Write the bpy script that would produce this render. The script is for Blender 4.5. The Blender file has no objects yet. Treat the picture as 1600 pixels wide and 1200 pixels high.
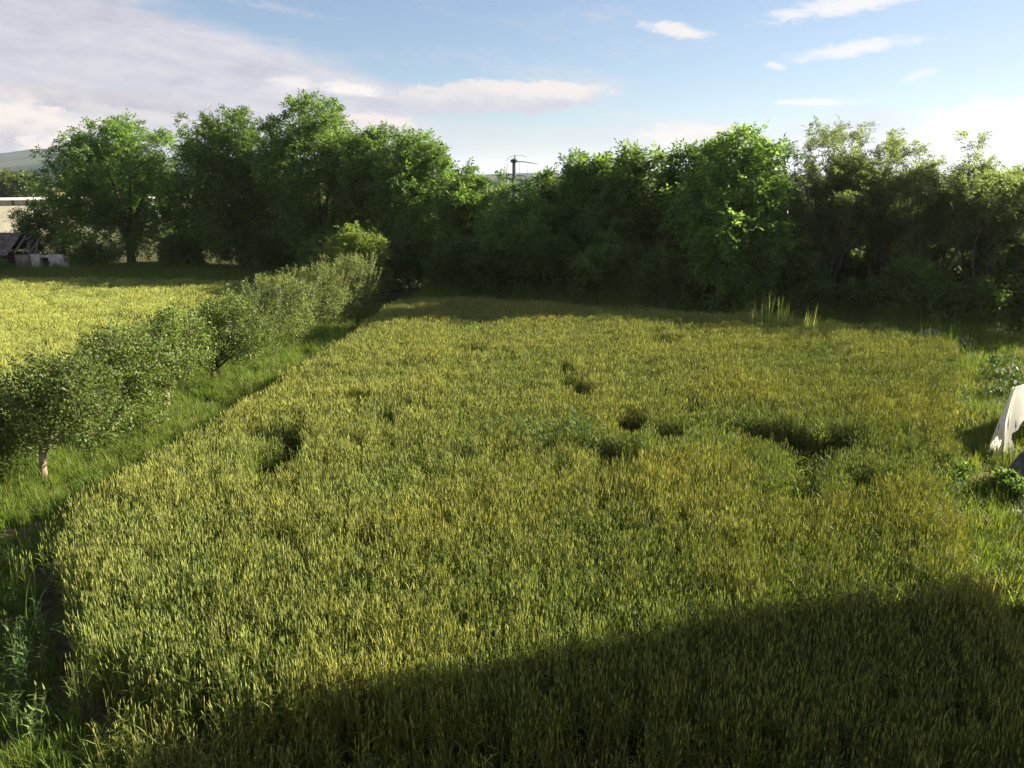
import bpy, math, random
import numpy as np
from mathutils import Vector, Matrix, Euler

R = math.radians
rng = np.random.default_rng(7)
random.seed(7)
SC = bpy.context.scene
COL = SC.collection

# ------------------------------------------------------------------ camera
cam_d = bpy.data.cameras.new('camera')
cam_d.sensor_width = 36.0
cam_d.lens = 27.0
cam_d.clip_start = 0.05
cam_d.clip_end = 20000
cam = bpy.data.objects.new('camera', cam_d)
COL.objects.link(cam)
cam.location = (0, 0, 6.5)
cam.rotation_euler = (R(90 - 14.93), 0, 0)
SC.camera = cam

# ------------------------------------------------------------------ sun and sky
SUN_EL, SUN_AZ = 23.0, 72.3            # azimuth measured from +Y towards +X
SKY = 0.035
EXPOSURE = 2.0
sd = bpy.data.lights.new('sun', 'SUN')
sd.energy = 5.0
sd.angle = R(0.55)
sd.color = (1.0, 0.91, 0.69)
sun = bpy.data.objects.new('sun', sd)
COL.objects.link(sun)
sv = Vector((math.cos(R(SUN_EL)) * math.sin(R(SUN_AZ)), math.cos(R(SUN_EL)) * math.cos(R(SUN_AZ)), math.sin(R(SUN_EL))))
sun.rotation_euler = sv.to_track_quat('Z', 'Y').to_euler()
sun.location = (40, 15, 30)

SC.view_settings.view_transform = 'Standard'
SC.view_settings.look = 'None'
SC.view_settings.gamma = 1
SC.view_settings.use_curve_mapping = False
SC.view_settings.exposure = EXPOSURE
SC.render.engine = 'CYCLES'
cy = SC.cycles
cy.use_denoising = True
cy.max_bounces = 6
cy.diffuse_bounces = 3
cy.transmission_bounces = 4
cy.transparent_max_bounces = 6
cy.volume_bounces = 0
cy.sample_clamp_indirect = 4


class NT:
    """small helper for node trees"""
    def __init__(self, tree):
        self.t = tree
    def n(self, kind, **kw):
        nd = self.t.nodes.new(kind)
        for k, v in kw.items():
            setattr(nd, k, v)
        return nd
    def put(self, sock, v):
        if v is None:
            return
        if isinstance(v, bpy.types.NodeSocket):
            self.t.links.new(v, sock)
        else:
            sock.default_value = v
    def m(self, op, a, b=None, c=None, clamp=False):
        nd = self.n('ShaderNodeMath', operation=op, use_clamp=clamp)
        for i, v in enumerate((a, b, c)):
            self.put(nd.inputs[i], v)
        return nd.outputs[0]
    def smooth(self, x, lo, hi):
        nd = self.n('ShaderNodeMapRange', interpolation_type='SMOOTHSTEP')
        self.put(nd.inputs[0], x)
        nd.inputs[1].default_value = lo
        nd.inputs[2].default_value = hi
        nd.inputs[3].default_value = 0
        nd.inputs[4].default_value = 1
        return nd.outputs[0]
    def lin(self, x, lo, hi, a, b):
        nd = self.n('ShaderNodeMapRange')
        self.put(nd.inputs[0], x)
        for i, v in enumerate((lo, hi, a, b)):
            nd.inputs[i + 1].default_value = v
        return nd.outputs[0]
    def mix(self, f, a, b, mode='MIX'):
        nd = self.n('ShaderNodeMix', data_type='RGBA', blend_type=mode)
        self.put(nd.inputs[0], f)
        self.put(nd.inputs[6], a)
        self.put(nd.inputs[7], b)
        return nd.outputs[2]
    def noise(self, vec, scale, detail=3, rough=0.5, dist=0.0):
        nd = self.n('ShaderNodeTexNoise')
        if vec is not None:
            self.put(nd.inputs['Vector'], vec)
        nd.inputs['Scale'].default_value = scale
        nd.inputs['Detail'].default_value = detail
        nd.inputs['Roughness'].default_value = rough
        nd.inputs['Distortion'].default_value = dist
        return nd.outputs[0]
    def comb(self, x, y, z):
        nd = self.n('ShaderNodeCombineXYZ')
        for i, v in enumerate((x, y, z)):
            self.put(nd.inputs[i], v)
        return nd.outputs[0]


def rgb(c):
    return (c[0], c[1], c[2], 1.0)


def make_world():
    w = bpy.data.worlds.new('World')
    SC.world = w
    w.use_nodes = True
    T = NT(w.node_tree)
    bg = w.node_tree.nodes['Background']
    bg.inputs[1].default_value = SKY
    sky = T.n('ShaderNodeTexSky', sky_type='NISHITA')
    sky.sun_disc = False
    sky.sun_elevation = R(SUN_EL)
    sky.sun_rotation = R(SUN_AZ)
    sky.altitude = 300
    sky.air_density = 1.0
    sky.dust_density = 0.5
    sky.ozone_density = 3.6
    tc = T.n('ShaderNodeTexCoord')
    sep = T.n('ShaderNodeSeparateXYZ')
    T.put(sep.inputs[0], tc.outputs['Generated'])
    x, y, z = sep.outputs
    DEG = 57.29578
    az = T.m('MULTIPLY', T.m('ARCTAN2', x, y), DEG)
    el = T.m('MULTIPLY', T.m('ARCSINE', z), DEG)
    # noise fields in sky coordinates: long streaks, puffs and ragged detail
    P1 = T.comb(T.m('MULTIPLY', az, .055), T.m('ADD', T.m('MULTIPLY', el, .42), T.m('MULTIPLY', az, .06)), 1.7)
    streak = T.m('SUBTRACT', T.noise(P1, 1.0, 6, .6, .4), .5)
    P2 = T.comb(T.m('MULTIPLY', az, .50), T.m('MULTIPLY', el, .95), 4.1)
    puff = T.m('SUBTRACT', T.noise(P2, 1.0, 7, .58, .2), .5)
    P3 = T.comb(T.m('MULTIPLY', az, .16), T.m('MULTIPLY', el, .5), 9.3)
    mid = T.m('SUBTRACT', T.noise(P3, 1.0, 5, .55, .6), .5)
    P4 = T.comb(T.m('MULTIPLY', az, .75), T.m('ADD', T.m('MULTIPLY', el, 2.1), T.m('MULTIPLY', az, .12)), 2.2)
    fine = T.m('SUBTRACT', T.noise(P4, 1.0, 6, .62, .5), .5)
    K = 1.0 / (SKY * 2 ** EXPOSURE)
    def c(r, g, b, k=1.0):
        return (r * K * k, g * K * k, b * K * k, 1)
    lilac, grey, white, peach = c(.60, .575, .66), c(.47, .455, .545), c(.86, .80, .80), c(.84, .73, .68)
    colr = sky.outputs[0]
    colr = T.mix(.16, colr, c(.66, .69, .84))
    # thin high veil, thicker to the side the sun is on
    veil = T.m('MULTIPLY', T.smooth(T.m('ADD', az, T.m('MULTIPLY', streak, 20.0)), -10, 50), T.smooth(el, 34, 2))
    veil = T.m('MULTIPLY', T.m('MULTIPLY', veil, T.smooth(az, 130, 75)), .36)
    colr = T.mix(veil, colr, c(.66, .71, .84))
    # long low bank of pale cloud lying along the horizon
    h = T.m('ADD', el, T.m('MULTIPLY', mid, 5.5))
    colr = T.mix(T.m('MULTIPLY', T.smooth(h, 5.2, 1.4), .70), colr, c(.63, .62, .71))
    # unseen broken cloud added around behind the view to brighten the shaded trees
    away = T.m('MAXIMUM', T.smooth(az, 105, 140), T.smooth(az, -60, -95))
    fill_cloud = T.m('MULTIPLY', T.m('MULTIPLY', T.smooth(T.m('ADD', mid, T.m('MULTIPLY', puff, .8)), -.16, .10), T.smooth(el, 44, 20)), away)
    colr = T.mix(T.m('MULTIPLY', fill_cloud, .75), colr, c(.78, .74, .74))
    # thin streaks everywhere
    colr = T.mix(T.m('MULTIPLY', T.smooth(T.m('ADD', streak, T.m('MULTIPLY', fine, .5)), .02, .30), .50), colr, c(.72, .70, .76))
    # the big sheet of lilac cloud on the left, upper edge sloping down to the right
    edge = T.m('SUBTRACT', T.m('SUBTRACT', 4.3, T.m('MULTIPLY', az, .285)), el)
    e2 = T.m('ADD', T.m('ADD', edge, T.m('MULTIPLY', streak, 3.2)), T.m('MULTIPLY', puff, 1.3))
    side = T.m('MULTIPLY', T.smooth(T.m('ADD', az, T.m('MULTIPLY', mid, 10.0)), -3.0, -11.0), T.smooth(az, -178, -120))  # sheet extended unseen past the view to fill light onto the tree sides
    sheet = T.m('MULTIPLY', T.smooth(e2, -.5, 1.5), side)
    tone = T.m('ADD', T.m('ADD', T.m('MULTIPLY', streak, 1.7), T.m('ADD', T.m('MULTIPLY', mid, 1.3), T.m('MULTIPLY', fine, .7))), .5, clamp=True)
    scol = T.mix(tone, c(.48, .485, .59), c(.82, .785, .82))
    colr = T.mix(T.m('MULTIPLY', sheet, .93), colr, scol)

    def cloud(a0, e0, ra, re, col, base=None, op=1.0, tilt=0.0, rag=.9, soft=.35, flat=False):
        nonlocal colr
        da = T.m('SUBTRACT', az, a0)
        de = T.m('SUBTRACT', T.m('SUBTRACT', el, e0), T.m('MULTIPLY', da, tilt))
        qa = T.m('DIVIDE', da, ra)
        qe = T.m('DIVIDE', de, re)
        d = T.m('SQRT', T.m('ADD', T.m('MULTIPLY', qa, qa), T.m('MULTIPLY', qe, qe)))
        d = T.m('ADD', d, T.m('MULTIPLY', T.m('ADD', T.m('MULTIPLY', puff, 1.3 if not flat else .3), T.m('MULTIPLY', fine, 1.2 if not flat else 3.2)), rag))
        mk = T.m('MULTIPLY', T.smooth(d, 1.0 + soft, 1.0 - soft), op)
        if base is not None:
            t = T.smooth(T.m('ADD', qe, T.m('MULTIPLY', puff, 2.6)), -.75, .55)
            col = T.mix(t, base, col)
        colr = T.mix(mk, colr, col)
    cream = c(.96, .85, .78)
    cloud(-25.5, 4.7, 8.0, .75, c(.62, .58, .63), grey, .75, rag=1.5, tilt=-.06, soft=.22)
    cloud(-31.5, 2.9, 2.7, 1.6, cream, c(.50, .47, .55), .95, rag=1.0, soft=.13)
    cloud(-29.3, 1.7, 2.2, 1.0, c(.94, .82, .76), c(.50, .47, .55), .9, rag=1.1, soft=.14)
    cloud(-33.5, 4.9, 4.0, .5, c(.82, .74, .74), None, .7, rag=.8, soft=.55, flat=True)
    cloud(-27.0, 3.2, 2.0, .55, cream, None, .85, rag=.8, soft=.55, flat=True)
    cloud(-24.3, 4.0, 4.5, .30, c(.78, .71, .72), None, .7, tilt=-.12, rag=.8, soft=.55, flat=True)
    cloud(-11.2, 5.95, 2.1, .36, c(.95, .90, .86), None, .95, tilt=-.08, rag=.8, soft=.55, flat=True)
    cloud(-15.1, 6.3, 1.2, .34, c(.92, .87, .86), None, .8, rag=.8, soft=.55, flat=True)
    cloud(-9.8, 3.5, 3.2, 1.0, c(.90, .79, .74), c(.60, .57, .64), .95, rag=1.0, soft=.16)
    cloud(-1.0, 5.6, 7.2, 1.15, c(.80, .745, .755), c(.60, .585, .68), .95, tilt=.03, rag=1.0, soft=.13)
    cloud(1.8, 6.0, 4.6, .55, c(.90, .835, .81), None, .7, tilt=-.04, rag=.8, soft=.55, flat=True)
    cloud(12.8, 2.7, 3.6, 1.0, c(.88, .79, .77), c(.66, .64, .72), .9, rag=1.0)
    cloud(11.3, 9.6, 1.9, .38, c(.92, .88, .86), None, .9, tilt=-.16, rag=.8, soft=.55, flat=True)
    cloud(22.6, 10.7, 4.4, .55, c(.93, .91, .92), None, .9, tilt=.10, rag=.8, soft=.55, flat=True)
    cloud(22.4, 8.0, 3.4, .38, c(.92, .90, .92), None, .85, tilt=.10, rag=.8, soft=.55, flat=True)
    cloud(17.8, 7.2, .6, .22, c(.92, .89, .90), None, .8, tilt=-.2, rag=.8, soft=.55, flat=True)
    cloud(26.5, 6.3, .9, .3, c(.92, .90, .92), None, .5, tilt=.2, rag=.8, soft=.55, flat=True)
    cloud(20.3, 4.9, 2.2, .2, c(.93, .90, .91), None, .8, tilt=-.02, rag=.8, soft=.55, flat=True)
    cloud(34.5, 3.1, 8.0, 2.0, c(.97, .94, .94), c(.80, .79, .84), .92, tilt=.06, rag=.8, soft=.18)
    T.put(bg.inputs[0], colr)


make_world()

# ------------------------------------------------------------------ object helpers
def tag(o, label=None, cat=None, group=None, kind=None):
    if label: o['label'] = label
    if cat: o['category'] = cat
    if group: o['group'] = group
    if kind: o['kind'] = kind
    return o


def empty(name, loc=(0, 0, 0), rz=0.0):
    o = bpy.data.objects.new(name, None)
    o.empty_display_size = 0.2
    COL.objects.link(o)
    o.location = loc
    o.rotation_euler = (0, 0, rz)
    return o


def link(name, me, parent=None, loc=(0, 0, 0), rot=(0, 0, 0)):
    o = bpy.data.objects.new(name, me)
    COL.objects.link(o)
    if parent is not None:
        o.parent = parent
    o.location = loc
    o.rotation_euler = rot
    return o


def np_mesh(name, verts, faces, mats=(), fm=None, smooth=False):
    """faces: (F,k) array with one k, or a list of arrays"""
    if isinstance(faces, np.ndarray):
        faces = [faces]
    me = bpy.data.meshes.new(name)
    verts = np.asarray(verts, dtype=np.float32)
    me.vertices.add(len(verts))
    me.vertices.foreach_set('co', verts.ravel())
    loops = np.concatenate([f.ravel() for f in faces]).astype(np.int32)
    tot = np.concatenate([np.full(len(f), f.shape[1]) for f in faces]).astype(np.int32)
    start = np.concatenate([[0], np.cumsum(tot)[:-1]]).astype(np.int32)
    me.loops.add(len(loops))
    me.loops.foreach_set('vertex_index', loops)
    me.polygons.add(len(tot))
    me.polygons.foreach_set('loop_start', start)
    me.polygons.foreach_set('loop_total', tot)
    for m in mats:
        me.materials.append(m)
    if fm is not None:
        me.polygons.foreach_set('material_index', np.asarray(fm, dtype=np.int32))
    if smooth:
        me.polygons.foreach_set('use_smooth', np.ones(len(tot), dtype=bool))
    me.update(calc_edges=True)
    return me


class MB:
    """collects simple shapes into one mesh"""
    def __init__(self):
        self.v, self.f, self.m = [], [], []
    def add(self, vs, fs, mi=0):
        b = len(self.v)
        self.v += [tuple(p) for p in vs]
        self.f += [tuple(i + b for i in q) for q in fs]
        self.m += [mi] * len(fs)
    def box(self, c, s, rot=None, mi=0):
        M = Euler(rot).to_matrix() if rot else Matrix.Identity(3)
        vs = []
        for sx in (-.5, .5):
            for sy in (-.5, .5):
                for sz in (-.5, .5):
                    vs.append(Vector(c) + M @ Vector((sx * s[0], sy * s[1], sz * s[2])))
        self.add(vs, [(0, 1, 3, 2), (4, 6, 7, 5), (0, 4, 5, 1), (2, 3, 7, 6), (0, 2, 6, 4), (1, 5, 7, 3)], mi)
    def tube(self, pts, rad, n=6, mi=0, caps=True):
        pts = [Vector(p) for p in pts]
        if not hasattr(rad, '__len__'):
            rad = [rad] * len(pts)
        vs, fs = [], []
        up = Vector((0, 0, 1))
        for i, p in enumerate(pts):
            t = (pts[min(i + 1, len(pts) - 1)] - pts[max(i - 1, 0)])
            t = t.normalized() if t.length > 1e-9 else Vector((0, 0, 1))
            a = t.cross(up if abs(t.z) < .95 else Vector((1, 0, 0))).normalized()
            b = t.cross(a)
            for k in range(n):
                g = 2 * math.pi * k / n
                vs.append(p + (a * math.cos(g) + b * math.sin(g)) * rad[i])
        for i in range(len(pts) - 1):
            for k in range(n):
                k2 = (k + 1) % n
                fs.append((i * n + k, i * n + k2, (i + 1) * n + k2, (i + 1) * n + k))
        if caps:
            fs.append(tuple(range(n))[::-1])
            fs.append(tuple((len(pts) - 1) * n + k for k in range(n)))
        self.add(vs, fs, mi)
    def mesh(self, name, mats, smooth=False):
        me = bpy.data.meshes.new(name)
        me.from_pydata(self.v, [], self.f)
        for m in (mats if isinstance(mats, (list, tuple)) else [mats]):
            me.materials.append(m)
        me.polygons.foreach_set('material_index', self.m)
        if smooth:
            me.polygons.foreach_set('use_smooth', [True] * len(self.f))
        me.update()
        return me
    def build(self, name, mats, parent=None, loc=(0, 0, 0), smooth=False):
        return link(name, self.mesh(name, mats, smooth), parent, loc)


# ------------------------------------------------------------------ materials
def mat(name):
    m = bpy.data.materials.new(name)
    m.use_nodes = True
    T = NT(m.node_tree)
    b = m.node_tree.nodes['Principled BSDF']
    return m, T, b


def plain(name, col, rough=.8, var=.25, scale=6.0, bump=.0, spec=.3, col2=None):
    m, T, b = mat(name)
    tc = T.n('ShaderNodeTexCoord')
    nz = T.noise(tc.outputs['Object'], scale, 5, .6)
    dark = col2 or tuple(v * (1 - var * 1.6) for v in col)
    light = tuple(min(1, v * (1 + var)) for v in col) if col2 is None else col
    T.put(b.inputs['Base Color'], T.mix(T.smooth(nz, .3, .7), rgb(dark), rgb(light)))
    b.inputs['Roughness'].default_value = rough
    b.inputs['Specular IOR Level'].default_value = spec
    if bump:
        bp = T.n('ShaderNodeBump')
        bp.inputs['Strength'].default_value = bump
        bp.inputs['Distance'].default_value = .03
        T.put(bp.inputs['Height'], T.noise(tc.outputs['Object'], scale * 5, 5, .65))
        T.put(b.inputs['Normal'], bp.outputs[0])
    return m


def leafy(name, dark, light, trans=.4, rough=.5, attr=None, a_col=None, spec=.25, obj_var=.25, tcol=None):
    """leaf material: colour varies from leaf to leaf and plant to plant; light comes through the blade"""
    m = bpy.data.materials.new(name)
    m.use_nodes = True
    T = NT(m.node_tree)
    b = m.node_tree.nodes['Principled BSDF']
    out = m.node_tree.nodes['Material Output']
    g = T.n('ShaderNodeNewGeometry')
    col = T.mix(g.outputs['Random Per Island'], rgb(dark), rgb(light))
    if attr:
        at = T.n('ShaderNodeAttribute', attribute_type='INSTANCER', attribute_name=attr)
        col = T.mix(at.outputs['Fac'], col, rgb(a_col))
    oi = T.n('ShaderNodeObjectInfo')
    k = T.lin(oi.outputs['Random'], 0, 1, 1 - obj_var, 1 + obj_var)
    col = T.mix(1.0, col, T.comb(k, k, k), 'MULTIPLY')
    T.put(b.inputs['Base Color'], col)
    b.inputs['Roughness'].default_value = rough
    b.inputs['Specular IOR Level'].default_value = spec
    tr = T.n('ShaderNodeBsdfTranslucent')
    tcx = T.mix(1.0, col, rgb(tcol or (1.4, 1.4, .70)), 'MULTIPLY')
    T.put(tr.inputs[0], tcx)
    mx = T.n('ShaderNodeMixShader')
    mx.inputs[0].default_value = trans
    T.put(mx.inputs[1], b.outputs[0])
    T.put(mx.inputs[2], tr.outputs[0])
    T.put(out.inputs[0], mx.outputs[0])
    return m


M = {}
M['walnut'] = leafy('walnut_leaf', (.058, .114, .032), (.170, .255, .075), .56)
M['scrub'] = leafy('scrub_leaf', (.054, .100, .028), (.140, .210, .060), .54)
M['locust'] = leafy('locust_leaf', (.095, .135, .062), (.195, .240, .120), .58)
M['apple'] = leafy('apple_leaf', (.062, .098, .026), (.170, .215, .062), .38)
M['pear'] = leafy('silver_leaf', (.100, .135, .042), (.220, .250, .088), .38)
M['bright'] = leafy('fresh_leaf', (.090, .140, .030), (.180, .230, .055), .45)
M['bark'] = plain('bark', (.10, .078, .058), .95, .35, 9, .6, .1)
M['pale_bark'] = plain('pale_bark', (.27, .215, .16), .95, .3, 9, .5, .1)
M['ear'] = leafy('wheat_ear', (.190, .240, .062), (.420, .455, .145), .44, .6, 'tint', (.46, .445, .12), .2, .3, (1.15, 1.12, .80))
M['wleaf'] = leafy('wheat_leaf', (.082, .135, .028), (.190, .245, .054), .50, .5, 'tint', (.26, .25, .055), .25, .3)
M['wstem'] = leafy('wheat_stem', (.110, .135, .035), (.190, .200, .060), .15, .6, 'tint', (.27, .25, .06), .2, .2)
M['barley'] = leafy('barley_ear', (.255, .310, .080), (.400, .435, .140), .36, .6, 'tint', (.45, .46, .135), .2, .25)
M['grass'] = leafy('grass_blade', (.075, .150, .022), (.180, .260, .048), .44, .5, 'tint', (.24, .215, .065), .2, .3)
M['weed'] = leafy('weed_leaf', (.065, .125, .035), (.150, .215, .075), .38, .5, 'tint', (.22, .20, .06), .2, .3)

M['shade_leaf'] = M['scrub']


def ground_mat():
    m, T, b = mat('ground_earth')
    g = T.n('ShaderNodeNewGeometry')
    sep = T.n('ShaderNodeSeparateXYZ')
    T.put(sep.inputs[0], g.outputs['Position'])
    y = sep.outputs[1]
    n1 = T.noise(g.outputs['Position'], .9, 6, .65)
    n2 = T.noise(g.outputs['Position'], 7.0, 6, .7)
    soil = T.mix(T.smooth(n2, .3, .72), rgb((.050, .038, .022)), rgb((.125, .098, .055)))
    turf = T.mix(n2, rgb((.040, .062, .016)), rgb((.110, .120, .036)))
    near = T.mix(T.smooth(n1, .44, .60), soil, turf)
    v = T.n('ShaderNodeTexVoronoi')
    T.put(v.inputs['Vector'], g.outputs['Position'])
    v.inputs['Scale'].default_value = .006
    vs = T.n('ShaderNodeSeparateColor')
    T.put(vs.inputs[0], v.outputs['Color'])
    far = T.mix(vs.outputs[0], rgb((.07, .105, .03)), rgb((.30, .27, .085)))
    far = T.mix(T.noise(g.outputs['Position'], .03, 6, .6), far, rgb((.06, .09, .03)))
    T.put(b.inputs['Base Color'], T.mix(T.smooth(y, 75, 110), near, far))
    b.inputs['Roughness'].default_value = 1
    b.inputs['Specular IOR Level'].default_value = .1
    bp = T.n('ShaderNodeBump')
    bp.inputs['Strength'].default_value = .7
    bp.inputs['Distance'].default_value = .06
    T.put(bp.inputs['Height'], n2)
    T.put(b.inputs['Normal'], bp.outputs[0])
    return m


def hill_mat():
    m, T, b = mat('hill_fields')
    g = T.n('ShaderNodeNewGeometry')
    sep = T.n('ShaderNodeSeparateXYZ')
    T.put(sep.inputs[0], g.outputs['Position'])
    x, y, z = sep.outputs
    P = T.comb(T.m('MULTIPLY', x, .0042), T.m('MULTIPLY', y, .0022), 0.0)
    wob = T.n('ShaderNodeVectorMath', operation='ADD')
    T.put(wob.inputs[0], P)
    nz = T.n('ShaderNodeTexNoise')
    nz.inputs['Scale'].default_value = .004
    T.put(nz.inputs['Vector'], g.outputs['Position'])
    T.put(wob.inputs[1], nz.outputs['Color'])
    v = T.n('ShaderNodeTexVoronoi')
    v.inputs['Scale'].default_value = 1.0
    T.put(v.inputs['Vector'], wob.outputs[0])
    vs = T.n('ShaderNodeSeparateColor')
    T.put(vs.inputs[0], v.outputs['Color'])
    field = T.mix(vs.outputs[0], rgb((.016, .034, .016)), rgb((.075, .085, .032)))
    wood = T.mix(T.noise(g.outputs['Position'], .05, 5, .7), rgb((.006, .014, .010)), rgb((.016, .030, .016)))
    up = T.smooth(T.m('ADD', z, T.m('MULTIPLY', T.m('SUBTRACT', T.noise(g.outputs['Position'], .004, 5, .6), .5), 90)), 10, 30)
    patch = T.smooth(vs.outputs[1], .16, .22)
    wmask = T.m('MULTIPLY', T.m('ADD', T.m('MULTIPLY', up, .8), .15), patch)
    T.put(b.inputs['Base Color'], T.mix(T.smooth(T.m('ADD', wmask, T.m('MULTIPLY', T.m('SUBTRACT', T.noise(g.outputs['Position'], .02, 5, .7), .5), .8)), .3, .5), field, wood))
    b.inputs['Roughness'].default_value = 1
    b.inputs['Specular IOR Level'].default_value = 0
    return m


# ------------------------------------------------------------------ ground and hills
def make_ground():
    S = 7000.0
    me = np_mesh('ground', [(-S, -S, 0), (S, -S, 0), (S, S, 0), (-S, S, 0)], np.array([[0, 1, 2, 3]]), [ground_mat()])
    tag(link('ground', me), kind='structure')
    nx, ny = 120, 60
    xs = np.linspace(-5200, 5200, nx)
    ys = np.linspace(520, 4600, ny)
    X, Y = np.meshgrid(xs, ys)
    t = np.clip((Y - 560) / 2700, 0, 1)
    prof = 17 * np.clip((Y - 560) / 900, 0, 1) ** 1.3 + 74 * np.clip((Y - 1500) / 1500, 0, 1) ** 1.5
    prof -= 45 * np.clip((Y - 3300) / 1300, 0, 1)
    az = X / np.maximum(Y, 1)
    fall = 1 - .72 * np.clip((az + .42) / .25, 0, 1) ** 1.0
    prof = prof * fall
    und = 1 + .16 * np.sin(az * 9 + .6) + .09 * np.sin(az * 23 + 2.0) + .05 * np.sin(az * 51)
    Z = prof * und + 3.0 * np.sin(X * .006 + Y * .004) * t - 1.5
    V = np.stack([X.ravel(), Y.ravel(), Z.ravel()], 1)
    i = np.arange(nx * ny).reshape(ny, nx)
    F = np.stack([i[:-1, :-1].ravel(), i[:-1, 1:].ravel(), i[1:, 1:].ravel(), i[1:, :-1].ravel()], 1)
    tag(link('hills', np_mesh('hills', V, F, [hill_mat()], smooth=True)), kind='structure')


make_ground()


# ------------------------------------------------------------------ leaf clouds
def norm(v):
    return v / np.maximum(np.linalg.norm(v, axis=-1, keepdims=True), 1e-9)


def leaf_quads(base, d, side, L, W, fold=.0):
    """pointed four-sided leaves: arrays of base points, directions, side vectors"""
    L = np.asarray(L)[:, None]
    W = np.asarray(W)[:, None]
    n = len(base)
    V = np.empty((n, 4, 3))
    V[:, 0] = base
    V[:, 1] = base + d * L * .45 + side * W * .5
    V[:, 2] = base + d * L
    V[:, 3] = base + d * L * .45 - side * W * .5
    F = np.arange(n * 4).reshape(n, 4)
    return V.reshape(-1, 3), F


def compound_leaves(tips, nrm, K, Mn, rach, ll, lw, droop=.25):
    """K compound leaves round every twig tip, Mn leaflets along each"""
    n = len(tips)
    base = np.repeat(tips, K, 0) + rng.normal(0, rach * .25, (n * K, 3))
    d = norm(np.repeat(nrm, K, 0) * .75 + rng.normal(0, .75, (n * K, 3)) + np.array([0, 0, .10]))
    side = norm(np.cross(d, np.array([0, 0, 1.0]) + rng.normal(0, .35, (n * K, 3))))
    B, D, S = [], [], []
    for j in range(Mn):
        u = (j + 1) / Mn
        p = base + d * (rach * u) + np.array([0, 0, -1.0]) * (droop * rach * u * u)
        sg = 1 if j % 2 else -1
        dd = norm(d * (.45 if j < Mn - 1 else 1.0) + side * (sg * (.9 if j < Mn - 1 else 0)) + np.array([0, 0, -.30]) + rng.normal(0, .18, d.shape))
        ss = norm(np.cross(dd, norm(np.cross(d, side)) + rng.normal(0, .35, d.shape)))
        B.append(p); D.append(dd); S.append(ss)
    B, D, S = np.concatenate(B), np.concatenate(D), np.concatenate(S)
    k = len(B)
    return leaf_quads(B, D, S, ll * rng.uniform(.7, 1.25, k), lw * rng.uniform(.75, 1.2, k))


def simple_leaves(tips, nrm, K, ll, lw, spread):
    n = len(tips)
    base = np.repeat(tips, K, 0) + rng.normal(0, spread, (n * K, 3))
    d = norm(np.repeat(nrm, K, 0) * .6 + rng.normal(0, .8, (n * K, 3)))
    s = norm(np.cross(d, rng.normal(0, 1, (n * K, 3)) + np.array([0, 0, .8])))
    k = n * K
    return leaf_quads(base, d, s, ll * rng.uniform(.65, 1.3, k), lw * rng.uniform(.7, 1.2, k))


def make_lobes(c, rx, ry, z0, z1, n, seed, lob=(.30, .46), top=.75):
    """uneven heap of lobes filling an egg-shaped crown"""
    g = np.random.default_rng(seed)
    cz, rz = (z0 + z1) / 2, (z1 - z0) / 2
    out = []
    for i in range(n):
        u = (i + .5) / n
        zz = -0.85 + 1.85 * u
        a = i * 2.39996 + g.uniform(-.5, .5)
        shape = math.sqrt(max(0, 1 - (abs(zz) ** 2.2))) if zz > 0 else math.sqrt(max(.25, 1 - .55 * zz * zz))
        r = shape * g.uniform(.45, .85)
        lr = g.uniform(*lob) * min(rx, rz)
        if zz > .5: lr *= top
        p = np.array([c[0] + math.cos(a) * r * rx * .85, c[1] + math.sin(a) * r * ry * .85,
                      np.clip(cz + zz * rz * .86, z0 + lr * .5, z1 - lr * .85)])
        out.append((p, lr))
    return out


def lobe_tips(lobes, per_m2, seed, inner=.14, rough=.24):
    """twig tips gathered in clumps over the lobes, with gaps between the clumps"""
    g = np.random.default_rng(seed)
    P, N = [], []
    C = np.array([l[0] for l in lobes]); RR = np.array([l[1] for l in lobes])
    mean_r = float(RR.mean())
    sub = .38 * mean_r ** .75
    for (p, r) in lobes:
        ns = max(7, int(4 * math.pi * r * r / (sub * sub) * .30))
        d = norm(g.normal(0, 1, (ns, 3)) + np.array([0, 0, .25]))
        sc = p + d * (r * (1 + g.normal(0, rough, (ns, 1))))
        dist = np.linalg.norm(sc[:, None] - C[None], axis=2) / RR[None]
        ok = ~(dist < .72).any(1) | (g.random(ns) < inner)
        sc, d = sc[ok], d[ok]
        if not len(sc):
            continue
        sr = sub * g.uniform(.6, 1.25, len(sc))
        kk = max(3, int(per_m2 * 4 * math.pi * r * r / ns))
        e = norm(g.normal(0, 1, (len(sc), kk, 3)) + d[:, None] * .7 + np.array([0, 0, .3]))
        q = sc[:, None] + e * sr[:, None, None] * g.uniform(.35, 1.15, (len(sc), kk, 1)) * np.array([1.15, 1.15, .85])
        P.append(q.reshape(-1, 3)); N.append(norm(e + d[:, None] * .4).reshape(-1, 3))
    return np.concatenate(P), np.concatenate(N)


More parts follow.
